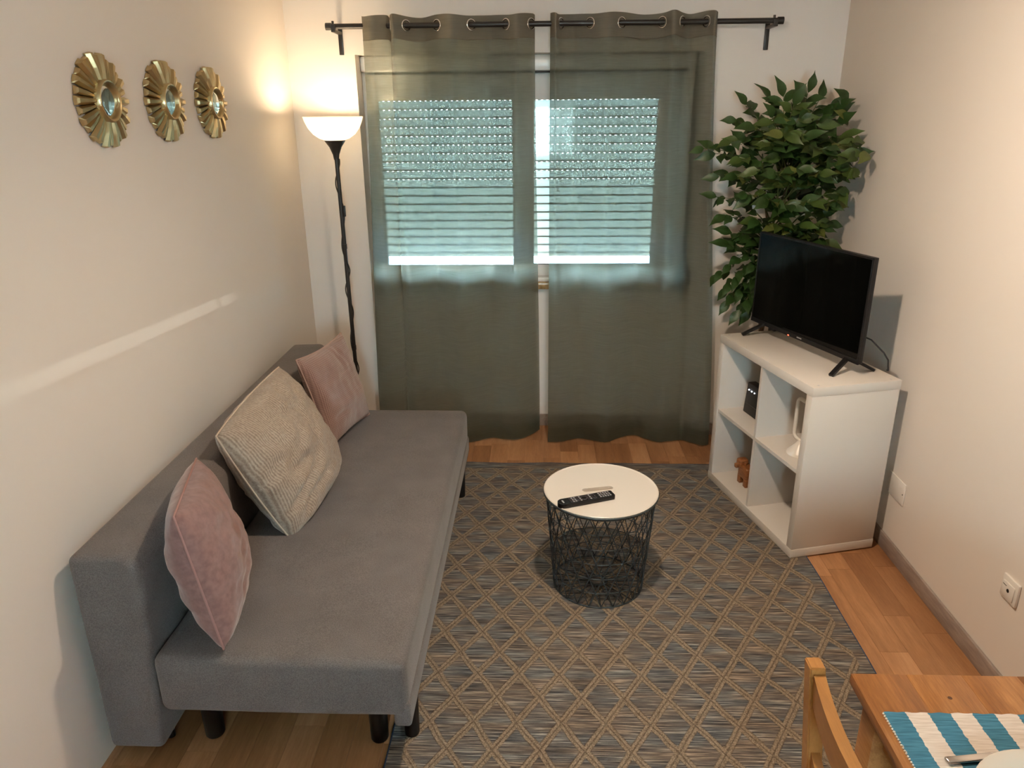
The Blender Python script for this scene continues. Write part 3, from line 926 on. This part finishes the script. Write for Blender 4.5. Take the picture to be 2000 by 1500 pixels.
KM = Matrix.Translation((2.1354, -0.5628, 0.0072)) @ Matrix.Rotation(KA, 4, 'Z')
def kp(u_, v_, z_): return tuple(KM @ Vector((u_, v_, z_)))
SHZ = ZS + 0.008

# router
rt = thing('router', 'small black router with three lights on the upper shelf', 'router', kp(0.150, 0.110, SHZ), KA)
bm = bmesh.new(); box(bm, -0.065, 0.085, 0.0, 0.042, 0.0, 0.150, bev=0.004)
for v in bm.verts:
    if v.co.z > 0.1: v.co.y += 0.012
smooth_angle(obj('case', bm, 'black_plastic', rt))
for i in range(3):
    bm = bmesh.new(); bmesh.ops.create_uvsphere(bm, u_segments=10, v_segments=6, radius=0.0030)
    o = obj('indicator_light', bm, 'led_white', rt); o.location = (-0.043 + i * 0.026, 0.0085, 0.117)
bobj('front_groove', 'black_metal', rt, -0.055, 0.075, -0.0006, 0.0006, 0.05, 0.052)

# white desk lamp with rectangular loop head
dl = thing('desk_lamp', 'white desk lamp with rectangular ring head in the upper right cube', 'lamp', kp(0.580, 0.105, SHZ), KA)
bm = bmesh.new(); lathe(bm, [(0.0, 0.0), (0.052, 0.0), (0.053, 0.004), (0.048, 0.012), (0.022, 0.042), (0.012, 0.056), (0.0, 0.057)], 28)
smooth_angle(obj('base', bm, 'white_plastic', dl), 50)
def rrect(w, h, r, n=6):
    pts = []
    for cx, cz, a0 in ((w / 2 - r, h / 2 - r, 0), (-w / 2 + r, h / 2 - r, PI / 2), (-w / 2 + r, -h / 2 + r, PI), (w / 2 - r, -h / 2 + r, 1.5 * PI)):
        for q in range(n + 1):
            a = a0 + q * PI / 2 / n
            pts.append((cx + r * math.cos(a), cz + r * math.sin(a)))
    return pts
bm = bmesh.new(); tube(bm, [(x + 0.018, 0.004, z + 0.145) for x, z in rrect(0.15, 0.178, 0.022)], 0.0085, 10, closed=True); obj('ring_head', bm, 'white_plastic', dl, smooth=True)
bm = bmesh.new(); tube(bm, [(0.0, 0.0, 0.045), (0.012, 0.002, 0.060)], 0.009, 10); obj('joint', bm, 'white_plastic', dl, smooth=True)

# carved figurine
fg = thing('animal_figurine', 'small carved reddish-brown wooden animal figurine on the lower shelf', 'figurine', kp(0.175, 0.105, TH), KA)
bm = bmesh.new()
box(bm, -0.034, 0.050, -0.024, 0.032, 0.034, 0.100, bev=0.012, seg=3)
for x in (-0.020, 0.036):
    for y in (-0.010, 0.020):
        box(bm, x - 0.013, x + 0.013, y - 0.0115, y + 0.0115, 0.0, 0.048, bev=0.003)
smooth_angle(obj('body', bm, 'figurine', fg), 50)
bm = bmesh.new(); box(bm, -0.046, -0.004, -0.030, 0.020, 0.078, 0.126, bev=0.011, seg=3); box(bm, -0.036, -0.014, -0.044, -0.026, 0.080, 0.102, bev=0.005)
hd = smooth_angle(obj('head', bm, 'figurine', fg), 50)
for x in (-0.050, -0.002):
    bm = bmesh.new(); box(bm, x - 0.007, x + 0.007, -0.010, 0.008, 0.096, 0.116, bev=0.005); smooth_angle(obj('ear', bm, 'figurine', hd), 50)

# ------------------------------------------------------------------ television
tv = thing('television', 'black flat-screen television with splayed feet on the white shelf unit', 'television', (2.2963, -0.4876, 0.7692), -1.2362)
TW, THT, ZB_ = 0.726, 0.427, 0.050
bm = bmesh.new()
box(bm, 0, TW, 0.002, 0.022, ZB_, ZB_ + THT, bev=0.003)
box(bm, 0.10, TW - 0.10, 0.022, 0.058, ZB_ + 0.02, ZB_ + 0.30, bev=0.012)
smooth_angle(obj('casing', bm, 'black_plastic', tv))
bm = bmesh.new()
bz = 0.009
box(bm, 0.0, TW, -0.002, 0.004, ZB_ + THT - bz, ZB_ + THT, bev=0.001); box(bm, 0.0, bz, -0.002, 0.004, ZB_, ZB_ + THT, bev=0.001)
box(bm, TW - bz, TW, -0.002, 0.004, ZB_, ZB_ + THT, bev=0.001); box(bm, 0.0, TW, -0.003, 0.004, ZB_, ZB_ + 0.020, bev=0.001)
obj('bezel', bm, 'black_plastic', tv)
bobj('screen', 'screen', tv, bz, TW - bz, 0.0005, 0.002, ZB_ + 0.020, ZB_ + THT - bz)
bobj('brand_mark', 'silver_print', tv, TW / 2 - 0.016, TW / 2 + 0.016, -0.0035, -0.003, ZB_ + 0.008, ZB_ + 0.0135)
bobj('standby_light', 'led_red', tv, TW / 2 - 0.078, TW / 2 - 0.070, -0.0036, -0.003, ZB_ + 0.002, ZB_ + 0.006)
for x, sgn in ((0.105, -1), (TW - 0.07, 1)):
    ft = bpy.data.objects.new('foot', None); COL.objects.link(ft); ft.parent = tv
    for y_end in (-0.105, 0.105):
        bm = bmesh.new()
        p0 = Vector((x, 0.012, ZB_ + 0.012)); p1 = Vector((x + 0.035 * sgn, 0.012 + y_end, 0.004))
        d = (p1 - p0).normalized(); side = d.cross(Vector((0, 0, 1))).normalized() * 0.0095; upv = side.cross(d).normalized() * 0.006
        vv = [bm.verts.new(p + s1 * side + s2 * upv) for p in (p0, p1) for s1, s2 in ((-1, -1), (1, -1), (1, 1), (-1, 1))]
        for f_ in ((0, 1, 2, 3), (7, 6, 5, 4), (0, 4, 5, 1), (1, 5, 6, 2), (2, 6, 7, 3), (3, 7, 4, 0)): bm.faces.new([vv[q] for q in f_])
        for v in bm.verts: v.co.z = max(v.co.z, 0.0002)
        obj('prong', bm, 'black_plastic', ft)
bobj('receiver', 'black_plastic', tv, 0.135, 0.175, 0.004, 0.018, ZB_ - 0.011, ZB_)
bm = bmesh.new(); tube(bm, [(TW - 0.10, 0.058, 0.15), (TW - 0.04, 0.085, 0.135), (TW + 0.005, 0.115, 0.090), (TW + 0.012, 0.135, 0.060), (TW + 0.0, 0.155, 0.010), (TW - 0.02, 0.17, 0.004)], 0.0032, 6); obj('power_cord', bm, 'cord', tv, smooth=True)

# ------------------------------------------------------------------ wall sockets
so = thing('wall_socket', 'white square wall socket low on the right wall near the dining table', 'socket', (W, -2.002, 0.354), 0)
bobj('plate', 'white_plastic', so, -0.010, 0, -0.040, 0.040, -0.040, 0.040, bev=0.004)
bobj('cover', 'white_plastic', so, -0.014, -0.009, -0.028, 0.030, -0.030, 0.022, bev=0.003)
bm = bmesh.new(); tube(bm, [(-0.0146, -0.002, -0.002), (-0.013, -0.002, -0.002)], 0.0062, 14); obj('jack_hole', bm, 'hole', so)
bobj('slot', 'hole', so, -0.0146, -0.013, 0.008, 0.026, 0.009, 0.0105)
so = thing('blank_wall_plate', 'blank cream wall plate half hidden behind the shelf unit', 'wall plate', (W, -1.225, 0.300), 0)
bobj('plate', 'white_plastic', so, -0.006, 0, -0.072, 0.072, -0.048, 0.048, bev=0.003)
bm = bmesh.new(); tube(bm, [(-0.0066, -0.060, 0.0), (-0.005, -0.060, 0.0)], 0.003, 10); obj('screw', bm, 'hole', so)

# ------------------------------------------------------------------ sunburst mirrors
rim_n = 28
def petal_mesh():
    bm = bmesh.new()
    h = PI / rim_n
    def pol(r, a, x): return bm.verts.new((x, r * math.sin(a), r * math.cos(a)))
    rows_ = []
    for r, x0, d in ((0.048, 0.020, 0.006), (0.090, 0.016, 0.009), (0.126, 0.008, 0.011), (0.128, 0.003, 0.009)):
        k_ = 0.97 if r < 0.1 else 0.86
        rows_.append([pol(r, -h * k_, x0), pol(r, -h * 0.42, x0 + d), pol(r, h * 0.42, x0 + d), pol(r, h * k_, x0)])
    for r0, r1 in zip(rows_[:-1], rows_[1:]):
        for q in range(3): bm.faces.new((r0[q], r0[q + 1], r1[q + 1], r1[q]))
    bi = [pol(0.048, 0, 0.004), pol(0.126, 0, 0.001)]
    bm.faces.new((rows_[3][0], rows_[3][1], rows_[3][2], rows_[3][3], bi[1]))
    bm.faces.new([rows_[i][0] for i in range(4)] + [bi[1], bi[0]]); bm.faces.new([rows_[i][3] for i in range(4)][::-1] + [bi[0], bi[1]])
    return mesh_of('petal', bm, 'gold')
pet = petal_mesh()
def mirror(label, y, z):
    root = thing('sunburst_mirror', label, 'mirror', (0.0, y, z), 0, 'gold sunburst mirrors on the left wall')
    for q in range(rim_n):
        o = obj('petal', pet, None, root); o.rotation_euler = (2 * PI * q / rim_n, 0, 0)
        s_ = 1.0 + (0.012 if q % 2 else -0.035); o.scale = (1.12 if q % 2 else 0.92, s_, s_)
    def ringx(prof, seg=40):
        bm = bmesh.new(); lathe(bm, prof, seg); bmesh.ops.rotate(bm, verts=bm.verts, cent=(0, 0, 0), matrix=Matrix.Rotation(PI / 2, 3, 'Y')); return bm
    smooth_angle(obj('bezel_ring', ringx([(0.059, 0.018), (0.058, 0.034), (0.055, 0.038), (0.051, 0.037), (0.0485, 0.030), (0.0485, 0.020)]), 'gold', root), 60)
    bm = ringx([(0.0482, 0.0270), (0.0482, 0.0280), (0.030, 0.0287), (0.012, 0.0291), (0.0005, 0.0292)]); obj('mirror_glass', bm, 'mirror', root, smooth=True)
    bm = ringx([(0.09, 0.0), (0.09, 0.008), (0.001, 0.008)]); obj('backing', bm, 'gold', root)
mirror('gold sunburst mirror nearest the camera, leftmost of three', -1.786, 1.817)
mirror('middle gold sunburst mirror of the row of three', -1.401, 1.820)
mirror('gold sunburst mirror nearest the floor lamp, rightmost of three', -1.030, 1.820)

# ------------------------------------------------------------------ floor lamp
fl = thing('floor_lamp', 'black floor lamp with lit white bowl shade in the corner', 'floor lamp', (0.268, -0.242, 0.0))
bm = bmesh.new(); lathe(bm, [(0.0, 0.0), (0.130, 0.0), (0.132, 0.012), (0.11, 0.022), (0.02, 0.032), (0.0, 0.033)], 36); smooth_angle(obj('base', bm, 'black_metal', fl), 40)
def polex(z): return 0.010 - 0.012 * z / 1.65
bm = bmesh.new(); tube(bm, [(polex(z), 0, z) for z in (0.02, 0.55, 1.1, 1.60)], 0.0105, 12); smooth_angle(obj('pole', bm, 'black_metal', fl))
for z in (0.60, 1.14):
    bm = bmesh.new(); tube(bm, [(polex(z), 0, z - 0.012), (polex(z), 0, z + 0.012)], 0.0125, 12); obj('pole_joint', bm, 'black_metal', fl)
bm = bmesh.new()
pts = []
for q in range(160):
    z = 1.57 - q * 0.0088
    a = q * 0.21 + 0.6 * math.sin(q * 0.09)
    rr = 0.0132 + 0.0022 * max(0, math.sin(q * 0.11))
    pts.append((polex(z) + rr * math.cos(a), rr * math.sin(a), z))
tube(bm, pts, 0.0032, 6); obj('wound_cord', bm, 'cord', fl, smooth=True)
bobj('cord_switch', 'black_plastic', fl, polex(1.32) + 0.008, polex(1.32) + 0.022, -0.012, 0.006, 1.29, 1.345, bev=0.004)
cx = polex(1.62)
bm = bmesh.new(); lathe(bm, [(0.0, 1.565), (0.012, 1.565), (0.016, 1.59), (0.030, 1.625), (0.052, 1.656), (0.050, 1.656), (0.0, 1.640)], 32, cx, 0); smooth_angle(obj('shade_holder', bm, 'black_metal', fl), 50)
bm = bmesh.new()
prof = [(0.0, 1.657), (0.046, 1.657), (0.070, 1.664), (0.100, 1.684), (0.122, 1.712), (0.136, 1.742), (0.1435, 1.766), (0.1405, 1.766), (0.132, 1.742), (0.118, 1.714), (0.097, 1.688), (0.068, 1.668), (0.045, 1.661), (0.0, 1.661)]
lathe(bm, prof, 48, cx, 0); smooth_angle(obj('lamp_shade', bm, 'lamp_shade', fl, label='glowing white bowl shade'), 60)
bm = bmesh.new(); bmesh.ops.create_uvsphere(bm, u_segments=20, v_segments=12, radius=0.026); bulb = obj('bulb', bm, 'bulb', fl, smooth=True); bulb.location = (cx, 0, 1.715)
ll = add_light('floor_lamp_light', 'POINT', (0.268 + cx, -0.242, 1.715), 9.5, (1.0, 0.72, 0.45), shadow_soft_size=0.040)

# ------------------------------------------------------------------ ceiling lamp (just above the frame)
CLX, CLY, CLZ = 1.45, -2.13, 2.27
cl = thing('ceiling_lamp', 'opal glass spotlight head on a short stem under the ceiling', 'ceiling lamp', (CLX, CLY, CLZ))
bm = bmesh.new(); lathe(bm, [(0.0, ZC - CLZ), (0.05, ZC - CLZ), (0.048, ZC - CLZ - 0.02), (0.010, ZC - CLZ - 0.024), (0.008, 0.09), (0.0, 0.09)], 24); smooth_angle(obj('stem', bm, 'white_plastic', cl), 50)
aim = Vector((0.36, 0.0, -1.0)).normalized()
q_ = aim.to_track_quat('-Z', 'Y')
bm = bmesh.new(); lathe(bm, [(0.0, 0.10), (0.03, 0.10), (0.05, 0.07), (0.058, 0.006), (0.055, 0.006), (0.046, 0.06), (0.0, 0.07)], 28); hs = smooth_angle(obj('spot_housing', bm, 'lamp_shade', cl), 50)
bm = bmesh.new(); lathe(bm, [(0.0005, 0.020), (0.050, 0.020)], 24); df = obj('diffuser', bm, 'bulb', cl)
hs.rotation_euler = q_.to_euler(); df.rotation_euler = q_.to_euler()
lo = add_light('ceiling_lamp_light', 'AREA', (CLX, CLY, CLZ), 13.5, (1.0, 0.785, 0.59), shape='DISK', size=0.09)
lo.rotation_euler = q_.to_euler()
# added fill point at the lamp, brightens the upper walls
add_light('upper_wall_fill', 'POINT', (CLX, CLY, CLZ + 0.03), 18.0, (1.0, 0.75, 0.55), shadow_soft_size=0.07)

# ------------------------------------------------------------------ dining table, chair, place setting
DX0, DX1, DY0, DY1, DZ = 1.876, 2.616, -4.012, -2.832, 0.740
dt = thing('dining_table', 'stained pine dining table at the lower right corner', 'table', (0, 0, 0))
nb = 7
bw = (DX1 - DX0) / nb
for i in range(nb):
    bobj('top_board', 'pine', dt, DX0 + i * bw, DX0 + (i + 1) * bw, DY0, DY1, DZ - 0.022, DZ, bev=0.0010)
ap = 0.045
bobj('apron', 'pine', dt, DX0 + ap, DX0 + ap + 0.02, DY0 + 0.08, DY1 - 0.08, DZ - 0.11, DZ - 0.022)
bobj('apron', 'pine', dt, DX1 - ap - 0.02, DX1 - ap, DY0 + 0.08, DY1 - 0.08, DZ - 0.11, DZ - 0.022)
bobj('apron', 'pine', dt, DX0 + 0.08, DX1 - 0.08, DY1 - ap - 0.02, DY1 - ap, DZ - 0.11, DZ - 0.022)
bobj('apron', 'pine', dt, DX0 + 0.08, DX1 - 0.08, DY0 + ap, DY0 + ap + 0.02, DZ - 0.11, DZ - 0.022)
for x in (DX0 + 0.022, DX1 - 0.080):
    for y in (DY0 + 0.022, DY1 - 0.080):
        zf = 0.0062 if (x < 2.3 and y > -2.7) else 0.0
        bobj('leg', 'pine', dt, x, x + 0.058, y, y + 0.058, 0.0, DZ - 0.022, bev=0.004)
for x, y, r in ((2.035, -2.893, 0.0045), (2.208, -2.915, 0.0075), (2.42, -3.2, 0.006)):
    bm = bmesh.new(); lathe(bm, [(r, DZ - 0.001), (r * 0.9, DZ + 0.0003)], 14, x, y, False, True); obj('knot', bm, 'knot', dt)

ch = thing('dining_chair', 'stained pine dining chair with curved back rail beside the table', 'chair', (0, 0, 0))
cx0, cyf, cyn = 1.729, -2.953, -3.335
def post(y0, y1):
    bm = bmesh.new()
    box(bm, cx0, cx0 + 0.027, y0, y1, 0.0, 0.88, bev=0.003)
    for v in bm.verts:
        if v.co.z < 0.44: v.co.x -= 0.0
        t_ = max(0, (v.co.z - 0.45) / 0.43)
        v.co.x += 0.035 * (1 - t_) if v.co.z < 0.6 else 0
    return bm
# posts lean back: skew along x with height
def skew_box(x0, x1, y0, y1, z0, z1, lean, bev=0.003):
    bm = bmesh.new(); box(bm, x0, x1, y0, y1, z0, z1, bev=bev)
    for v in bm.verts: v.co.x += lean * (0.88 - v.co.z) if v.co.z > 0.42 else lean * 0.46 - (0.42 - v.co.z) * 0.10
    return bm
def leanx(z): return 0.10 * (0.88 - z)
for y0 in (cyf - 0.031, cyn):
    bm = bmesh.new()
    for za, zb in ((0.42, 0.88),):
        vs_ = []
        for z in (0.0, 0.42, 0.88):
            xo = leanx(z) if z >= 0.42 else leanx(0.42) - (0.42 - z) * 0.10
            vs_.append([bm.verts.new((cx0 + xo + dx, y0 + dy, z)) for dx, dy in ((0, 0), (0.027, 0), (0.027, 0.031), (0, 0.031))])
        for r0, r1 in zip(vs_[:-1], vs_[1:]):
            for q in range(4): bm.faces.new((r0[q], r0[(q + 1) % 4], r1[(q + 1) % 4], r1[q]))
        bm.faces.new(vs_[0][::-1]); bm.faces.new(vs_[-1])
    bmesh.ops.bevel(bm, geom=[e for e in bm.edges], offset=0.0025, segments=2, affect='EDGES')
    smooth_angle(obj('back_leg', bm, 'pine_light', ch), 40)
def back_rail(z0, z1, th, bow, name):
    bm = bmesh.new()
    n_ = 16; rows_ = []
    ya, yb = cyf - 0.031, cyn + 0.031
    for i in range(n_ + 1):
        f = i / n_; y = ya + (yb - ya) * f
        bx = -bow * math.sin(PI * f) ** 0.9 if 0 < f < 1 else 0
        rows_.append([bm.verts.new((cx0 + 0.006 + leanx(z) + bx + dx, y, z)) for dx, z in ((0, z0), (th, z0), (th, z1), (0, z1))])
    for r0, r1 in zip(rows_[:-1], rows_[1:]):
        for q in range(4): bm.faces.new((r0[q], r0[(q + 1) % 4], r1[(q + 1) % 4], r1[q]))
    bm.faces.new(rows_[0][::-1]); bm.faces.new(rows_[-1])
    smooth_angle(obj(name, bm, 'pine_light', ch), 40)
back_rail(0.80, 0.868, 0.020, 0.016, 'top_rail')
back_rail(0.655, 0.695, 0.016, 0.014, 'back_slat')
back_rail(0.535, 0.575, 0.016, 0.014, 'back_slat')
bobj('seat', 'pine_light', ch, 1.765, 2.16, cyn - 0.01, cyf + 0.01, 0.425, 0.445, bev=0.006)
for y0 in (cyf - 0.036, cyn):
    bobj('front_leg', 'pine_light', ch, 2.115, 2.15, y0, y0 + 0.035, 0.0, 0.425, bev=0.003)
    bobj('side_rail', 'pine_light', ch, 1.80, 2.115, y0 + 0.008, y0 + 0.028, 0.36, 0.425)
bobj('front_rail', 'pine_light', ch, 2.12, 2.14, cyn + 0.035, cyf - 0.036, 0.36, 0.425)

pm = thing('placemat', 'blue and white striped woven placemat on the dining table', 'placemat', (1.8945, -2.934, DZ))
bm = bmesh.new()
nxm, nym = 40, 30
gm = [[bm.verts.new((0.336 * i / nxm, -0.45 * j / nym + 0.0012 * math.sin(i * 1.7), 0.0032 + 0.0008 * noise.noise(Vector((i * 0.2, j * 0.3, 0))))) for i in range(nxm + 1)] for j in range(nym + 1)]
for j in range(nym):
    for i in range(nxm):
        bm.faces.new((gm[j][i], gm[j][i + 1], gm[j + 1][i + 1], gm[j + 1][i]))
obj('weave', bm, 'placemat', pm, smooth=True)
bm = bmesh.new()
for j in range(75):
    bmesh.ops.create_icosphere(bm, subdivisions=1, radius=0.0021, matrix=Matrix.Translation((-0.001, -0.003 - j * 0.006, 0.002)))
o = obj('edge_stitching', bm, 'mat_edge', pm, label='white looped edge stitching'); o['kind'] = 'stuff'
bobj('hem', 'placemat', pm, 0.0, 0.336, -0.44, -0.008, 0.0, 0.0022)

pl = thing('plate', 'cream ceramic plate on the striped placemat', 'plate', (2.075, -3.165, DZ + 0.0042))
bm = bmesh.new(); lathe(bm, [(0.0, 0.0), (0.075, 0.0), (0.085, 0.006), (0.128, 0.0175), (0.1315, 0.0195), (0.128, 0.0205), (0.088, 0.012), (0.080, 0.0065), (0.0, 0.005)], 56); smooth_angle(obj('dish', bm, 'ceramic', pl), 60)
kn = thing('knife', 'steel table knife tucked under the edge of the plate', 'knife', (1.950, -3.0455, DZ + 0.0042), math.radians(8))
bm = bmesh.new(); box(bm, 0.0, 0.085, -0.0072, 0.0072, 0.0, 0.006, bev=0.0028, seg=3); smooth_angle(obj('handle', bm, 'steel', kn), 60)
bm = bmesh.new(); box(bm, 0.085, 0.20, -0.008, 0.008, 0.0015, 0.0032, bev=0.0006); obj('blade', bm, 'steel', kn)

# ------------------------------------------------------------------ artificial ficus
PX, PY = 2.43, -0.27
pt = thing('ficus_plant', 'bushy artificial ficus with green leaves in the corner behind the television', 'plant', (0, 0, 0))
bm = bmesh.new(); lathe(bm, [(0.0, 0.0), (0.085, 0.0), (0.112, 0.20), (0.118, 0.20), (0.118, 0.215), (0.108, 0.215), (0.104, 0.19), (0.0, 0.19)], 28, PX, PY); smooth_angle(obj('pot', bm, 'pot', pt), 40)
bm = bmesh.new(); lathe(bm, [(0.106, 0.186), (0.05, 0.196), (0.001, 0.198)], 24, PX, PY); obj('soil', bm, 'soil', pt)
rng = random.Random(21)
trunks = []
for k in range(3):
    a = k * 2.1
    pts = []
    for q in range(14):
        f = q / 13; z = 0.18 + 1.25 * f
        r = 0.022 + 0.05 * f * f
        pts.append((PX + r * math.cos(a + f * 5), PY + r * 0.6 * math.sin(a + f * 5), z))
    bm = bmesh.new(); tube(bm, pts, [0.012 - 0.008 * q / 13 for q in range(14)], 7); obj('trunk', bm, 'bark', pt, smooth=True)
TIPS = [(2.038, -0.33, 1.609), (2.102, -0.3, 1.584), (2.133, -0.28, 1.477), (2.129, -0.28, 1.381), (2.186, -0.28, 1.294), (2.162, -0.35, 1.644), (2.189, -0.3, 1.733), (2.238, -0.25, 1.8), (2.243, -0.42, 1.701), (2.348, -0.25, 1.822), (2.391, -0.3, 1.832), (2.417, -0.38, 1.797), (2.508, -0.28, 1.849), (2.591, -0.2, 1.82), (2.609, -0.3, 1.774), (2.65, -0.22, 1.751), (2.69, -0.30, 1.815), (2.67, -0.36, 1.74), (2.68, -0.34, 1.58), (2.69, -0.53, 1.645), (2.70, -0.58, 1.595), (2.69, -0.52, 1.525), (2.69, -0.46, 1.421), (2.69, -0.40, 1.343), (2.66, -0.38, 1.27), (2.64, -0.35, 1.18), (2.219, -0.28, 1.207), (2.212, -0.28, 1.144), (2.17, -0.24, 0.994), (2.223, -0.26, 0.933), (2.237, -0.28, 0.871), (2.294, -0.28, 0.817), (2.35, -0.26, 0.825), (2.343, -0.2, 0.919), (2.285, -0.5, 1.637), (2.348, -0.5, 1.68), (2.44, -0.5, 1.657), (2.543, -0.48, 1.612), (2.251, -0.5, 1.527), (2.333, -0.54, 1.507), (2.417, -0.55, 1.529), (2.521, -0.52, 1.504), (2.638, -0.45, 1.498), (2.238, -0.42, 1.406), (2.311, -0.5, 1.391), (2.407, -0.5, 1.368), (2.498, -0.5, 1.379), (2.622, -0.42, 1.358), (2.309, -0.38, 1.283), (2.396, -0.42, 1.264), (2.492, -0.42, 1.263), (2.604, -0.38, 1.245), (2.325, -0.4, 1.744), (2.433, -0.42, 1.743), (2.534, -0.4, 1.72), (2.635, -0.4, 1.653), (2.199, -0.42, 1.567), (2.198, -0.36, 1.483), (2.317, -0.3, 1.172), (2.444, -0.3, 1.582), (2.584, -0.25, 1.555), (2.402, -0.25, 1.437), (2.563, -0.22, 1.409), (2.517, -0.3, 1.172), (2.379, -0.22, 1.029), (2.66, -0.3, 1.451)]
def leaf_mesh(m, curl, seed):
    bm = bmesh.new()
    n_ = 7
    L_, Wm = 1.0, 0.235
    mid, lf, rt_ = [], [], []
    for i in range(n_ + 1):
        f = i / n_
        w = Wm * (math.sin(PI * min(1, f * 1.12)) ** 0.8 if f < 0.62 else math.sin(PI * 0.694) ** 0.8 * (1 - (f - 0.62) / 0.38) ** 1.35) if 0 < f < 1 else 0.0
        z = -curl * f * f
        wob_ = 0.03 * math.sin(f * 9 + seed)
        mid.append(bm.verts.new((f * L_, 0, z)))
        if 0 < i < n_:
            lf.append(bm.verts.new((f * L_, w, z + w * 0.28 + wob_))); rt_.append(bm.verts.new((f * L_, -w, z + w * 0.28 - wob_)))
    for i in range(n_):
        for s_, arr in ((1, lf), (-1, rt_)):
            if i == 0: f_ = (mid[0], mid[1], arr[0])
            elif i == n_ - 1: f_ = (mid[i], mid[i + 1], arr[i - 1])
            else: f_ = (mid[i], mid[i + 1], arr[i], arr[i - 1])
            bm.faces.new(f_ if s_ > 0 else f_[::-1])
    return mesh_of('leaf', bm, m, True, False)
leafs = [leaf_mesh('leaf_a', 0.15, 0), leaf_mesh('leaf_a', 0.3, 2), leaf_mesh('leaf_b', 0.2, 1), leaf_mesh('leaf_b', 0.35, 4), leaf_mesh('leaf_c', 0.22, 3)]
cand = []
for tip in TIPS:
    tipv = Vector(tip)
    zb = min(1.45, max(0.85, tipv.z - 0.18)) if tipv.z > 1.1 else tipv.z + 0.16
    base = Vector((PX + rng.uniform(-0.04, 0.04), PY - 0.02 + rng.uniform(-0.03, 0.03), zb))
    dirv = (tipv - base)
    ln = dirv.length
    pts = []
    for q in range(9):
        f = q / 8
        p = base.lerp(tipv, f) + Vector((0, 0, 0.05 * math.sin(PI * f))) * (1 if tipv.z > 1.1 else 0.6)
        pts.append(p)
    bm = bmesh.new(); tube(bm, pts, [0.0042 - 0.0030 * q / 8 for q in range(9)], 5)
    obj('branch', bm, 'stem', pt, smooth=True)
    nl = 10
    for j in range(nl):
        f = 0.34 + 0.66 * j / (nl - 1)
        if ln < 0.18: f = 0.15 + 0.85 * j / (nl - 1)
        q = min(7, int(f * 8)); p = pts[q].lerp(pts[q + 1], f * 8 - q)
        fw = (pts[min(8, q + 1)] - pts[q]).normalized()
        side = fw.cross(Vector((0, 0, 1))).normalized()
        sg = 1 if j % 2 else -1
        d = fw * (0.45 if j < nl - 1 else 1.0) + side * sg * (0.75 if j < nl - 1 else 0.05) + Vector((0, -0.25, rng.uniform(-0.45, 0.35)))
        d += Vector((rng.uniform(-0.3, 0.3), rng.uniform(-0.35, 0.2), 0))
        d.normalize()
        up = Vector((rng.uniform(-0.5, 0.5), -0.95 + rng.uniform(-0.3, 0.3), 0.55 + rng.uniform(-0.3, 0.3)))
        cand.append((p, d, up, rng.uniform(0.078, 0.112), rng.random(), f))
rng.shuffle(cand)
def leaf_matrix(p, d, up, s_):
    e1 = d; e2 = up.cross(e1).normalized(); e3 = e1.cross(e2)
    m_ = Matrix.Identity(4)
    for i in range(3):
        m_[i][0] = e1[i] * s_; m_[i][1] = e2[i] * s_; m_[i][2] = e3[i] * s_; m_[i][3] = p[i]
    return m_
ok = []
for c in cand:
    p, d, up, s_, rr, f = c
    tipp = p + d * s_
    if tipp.x > W - 0.02 or p.x > W - 0.03 or tipp.y > -0.03: 
        d = Vector((-abs(d.x) if tipp.x > W - 0.02 else d.x, -abs(d.y), d.z)); tipp = p + d * s_
        if tipp.x > W - 0.02: continue
    if tipp.x < 2.16 and tipp.y > -0.20: d = Vector((d.x, -abs(d.y) - 0.3, d.z)).normalized()
    ok.append((p, d, up, s_, rr, f))
ok.sort(key=lambda c: c[0].y)
bmrest = bmesh.new()
for i, (p, d, up, s_, rr, f) in enumerate(ok):
    k = 0 if rr < 0.28 else 1 if rr < 0.5 else 2 if rr < 0.72 else 3 if rr < 0.88 else 4
    mm = leaf_matrix(p, d, up, s_)
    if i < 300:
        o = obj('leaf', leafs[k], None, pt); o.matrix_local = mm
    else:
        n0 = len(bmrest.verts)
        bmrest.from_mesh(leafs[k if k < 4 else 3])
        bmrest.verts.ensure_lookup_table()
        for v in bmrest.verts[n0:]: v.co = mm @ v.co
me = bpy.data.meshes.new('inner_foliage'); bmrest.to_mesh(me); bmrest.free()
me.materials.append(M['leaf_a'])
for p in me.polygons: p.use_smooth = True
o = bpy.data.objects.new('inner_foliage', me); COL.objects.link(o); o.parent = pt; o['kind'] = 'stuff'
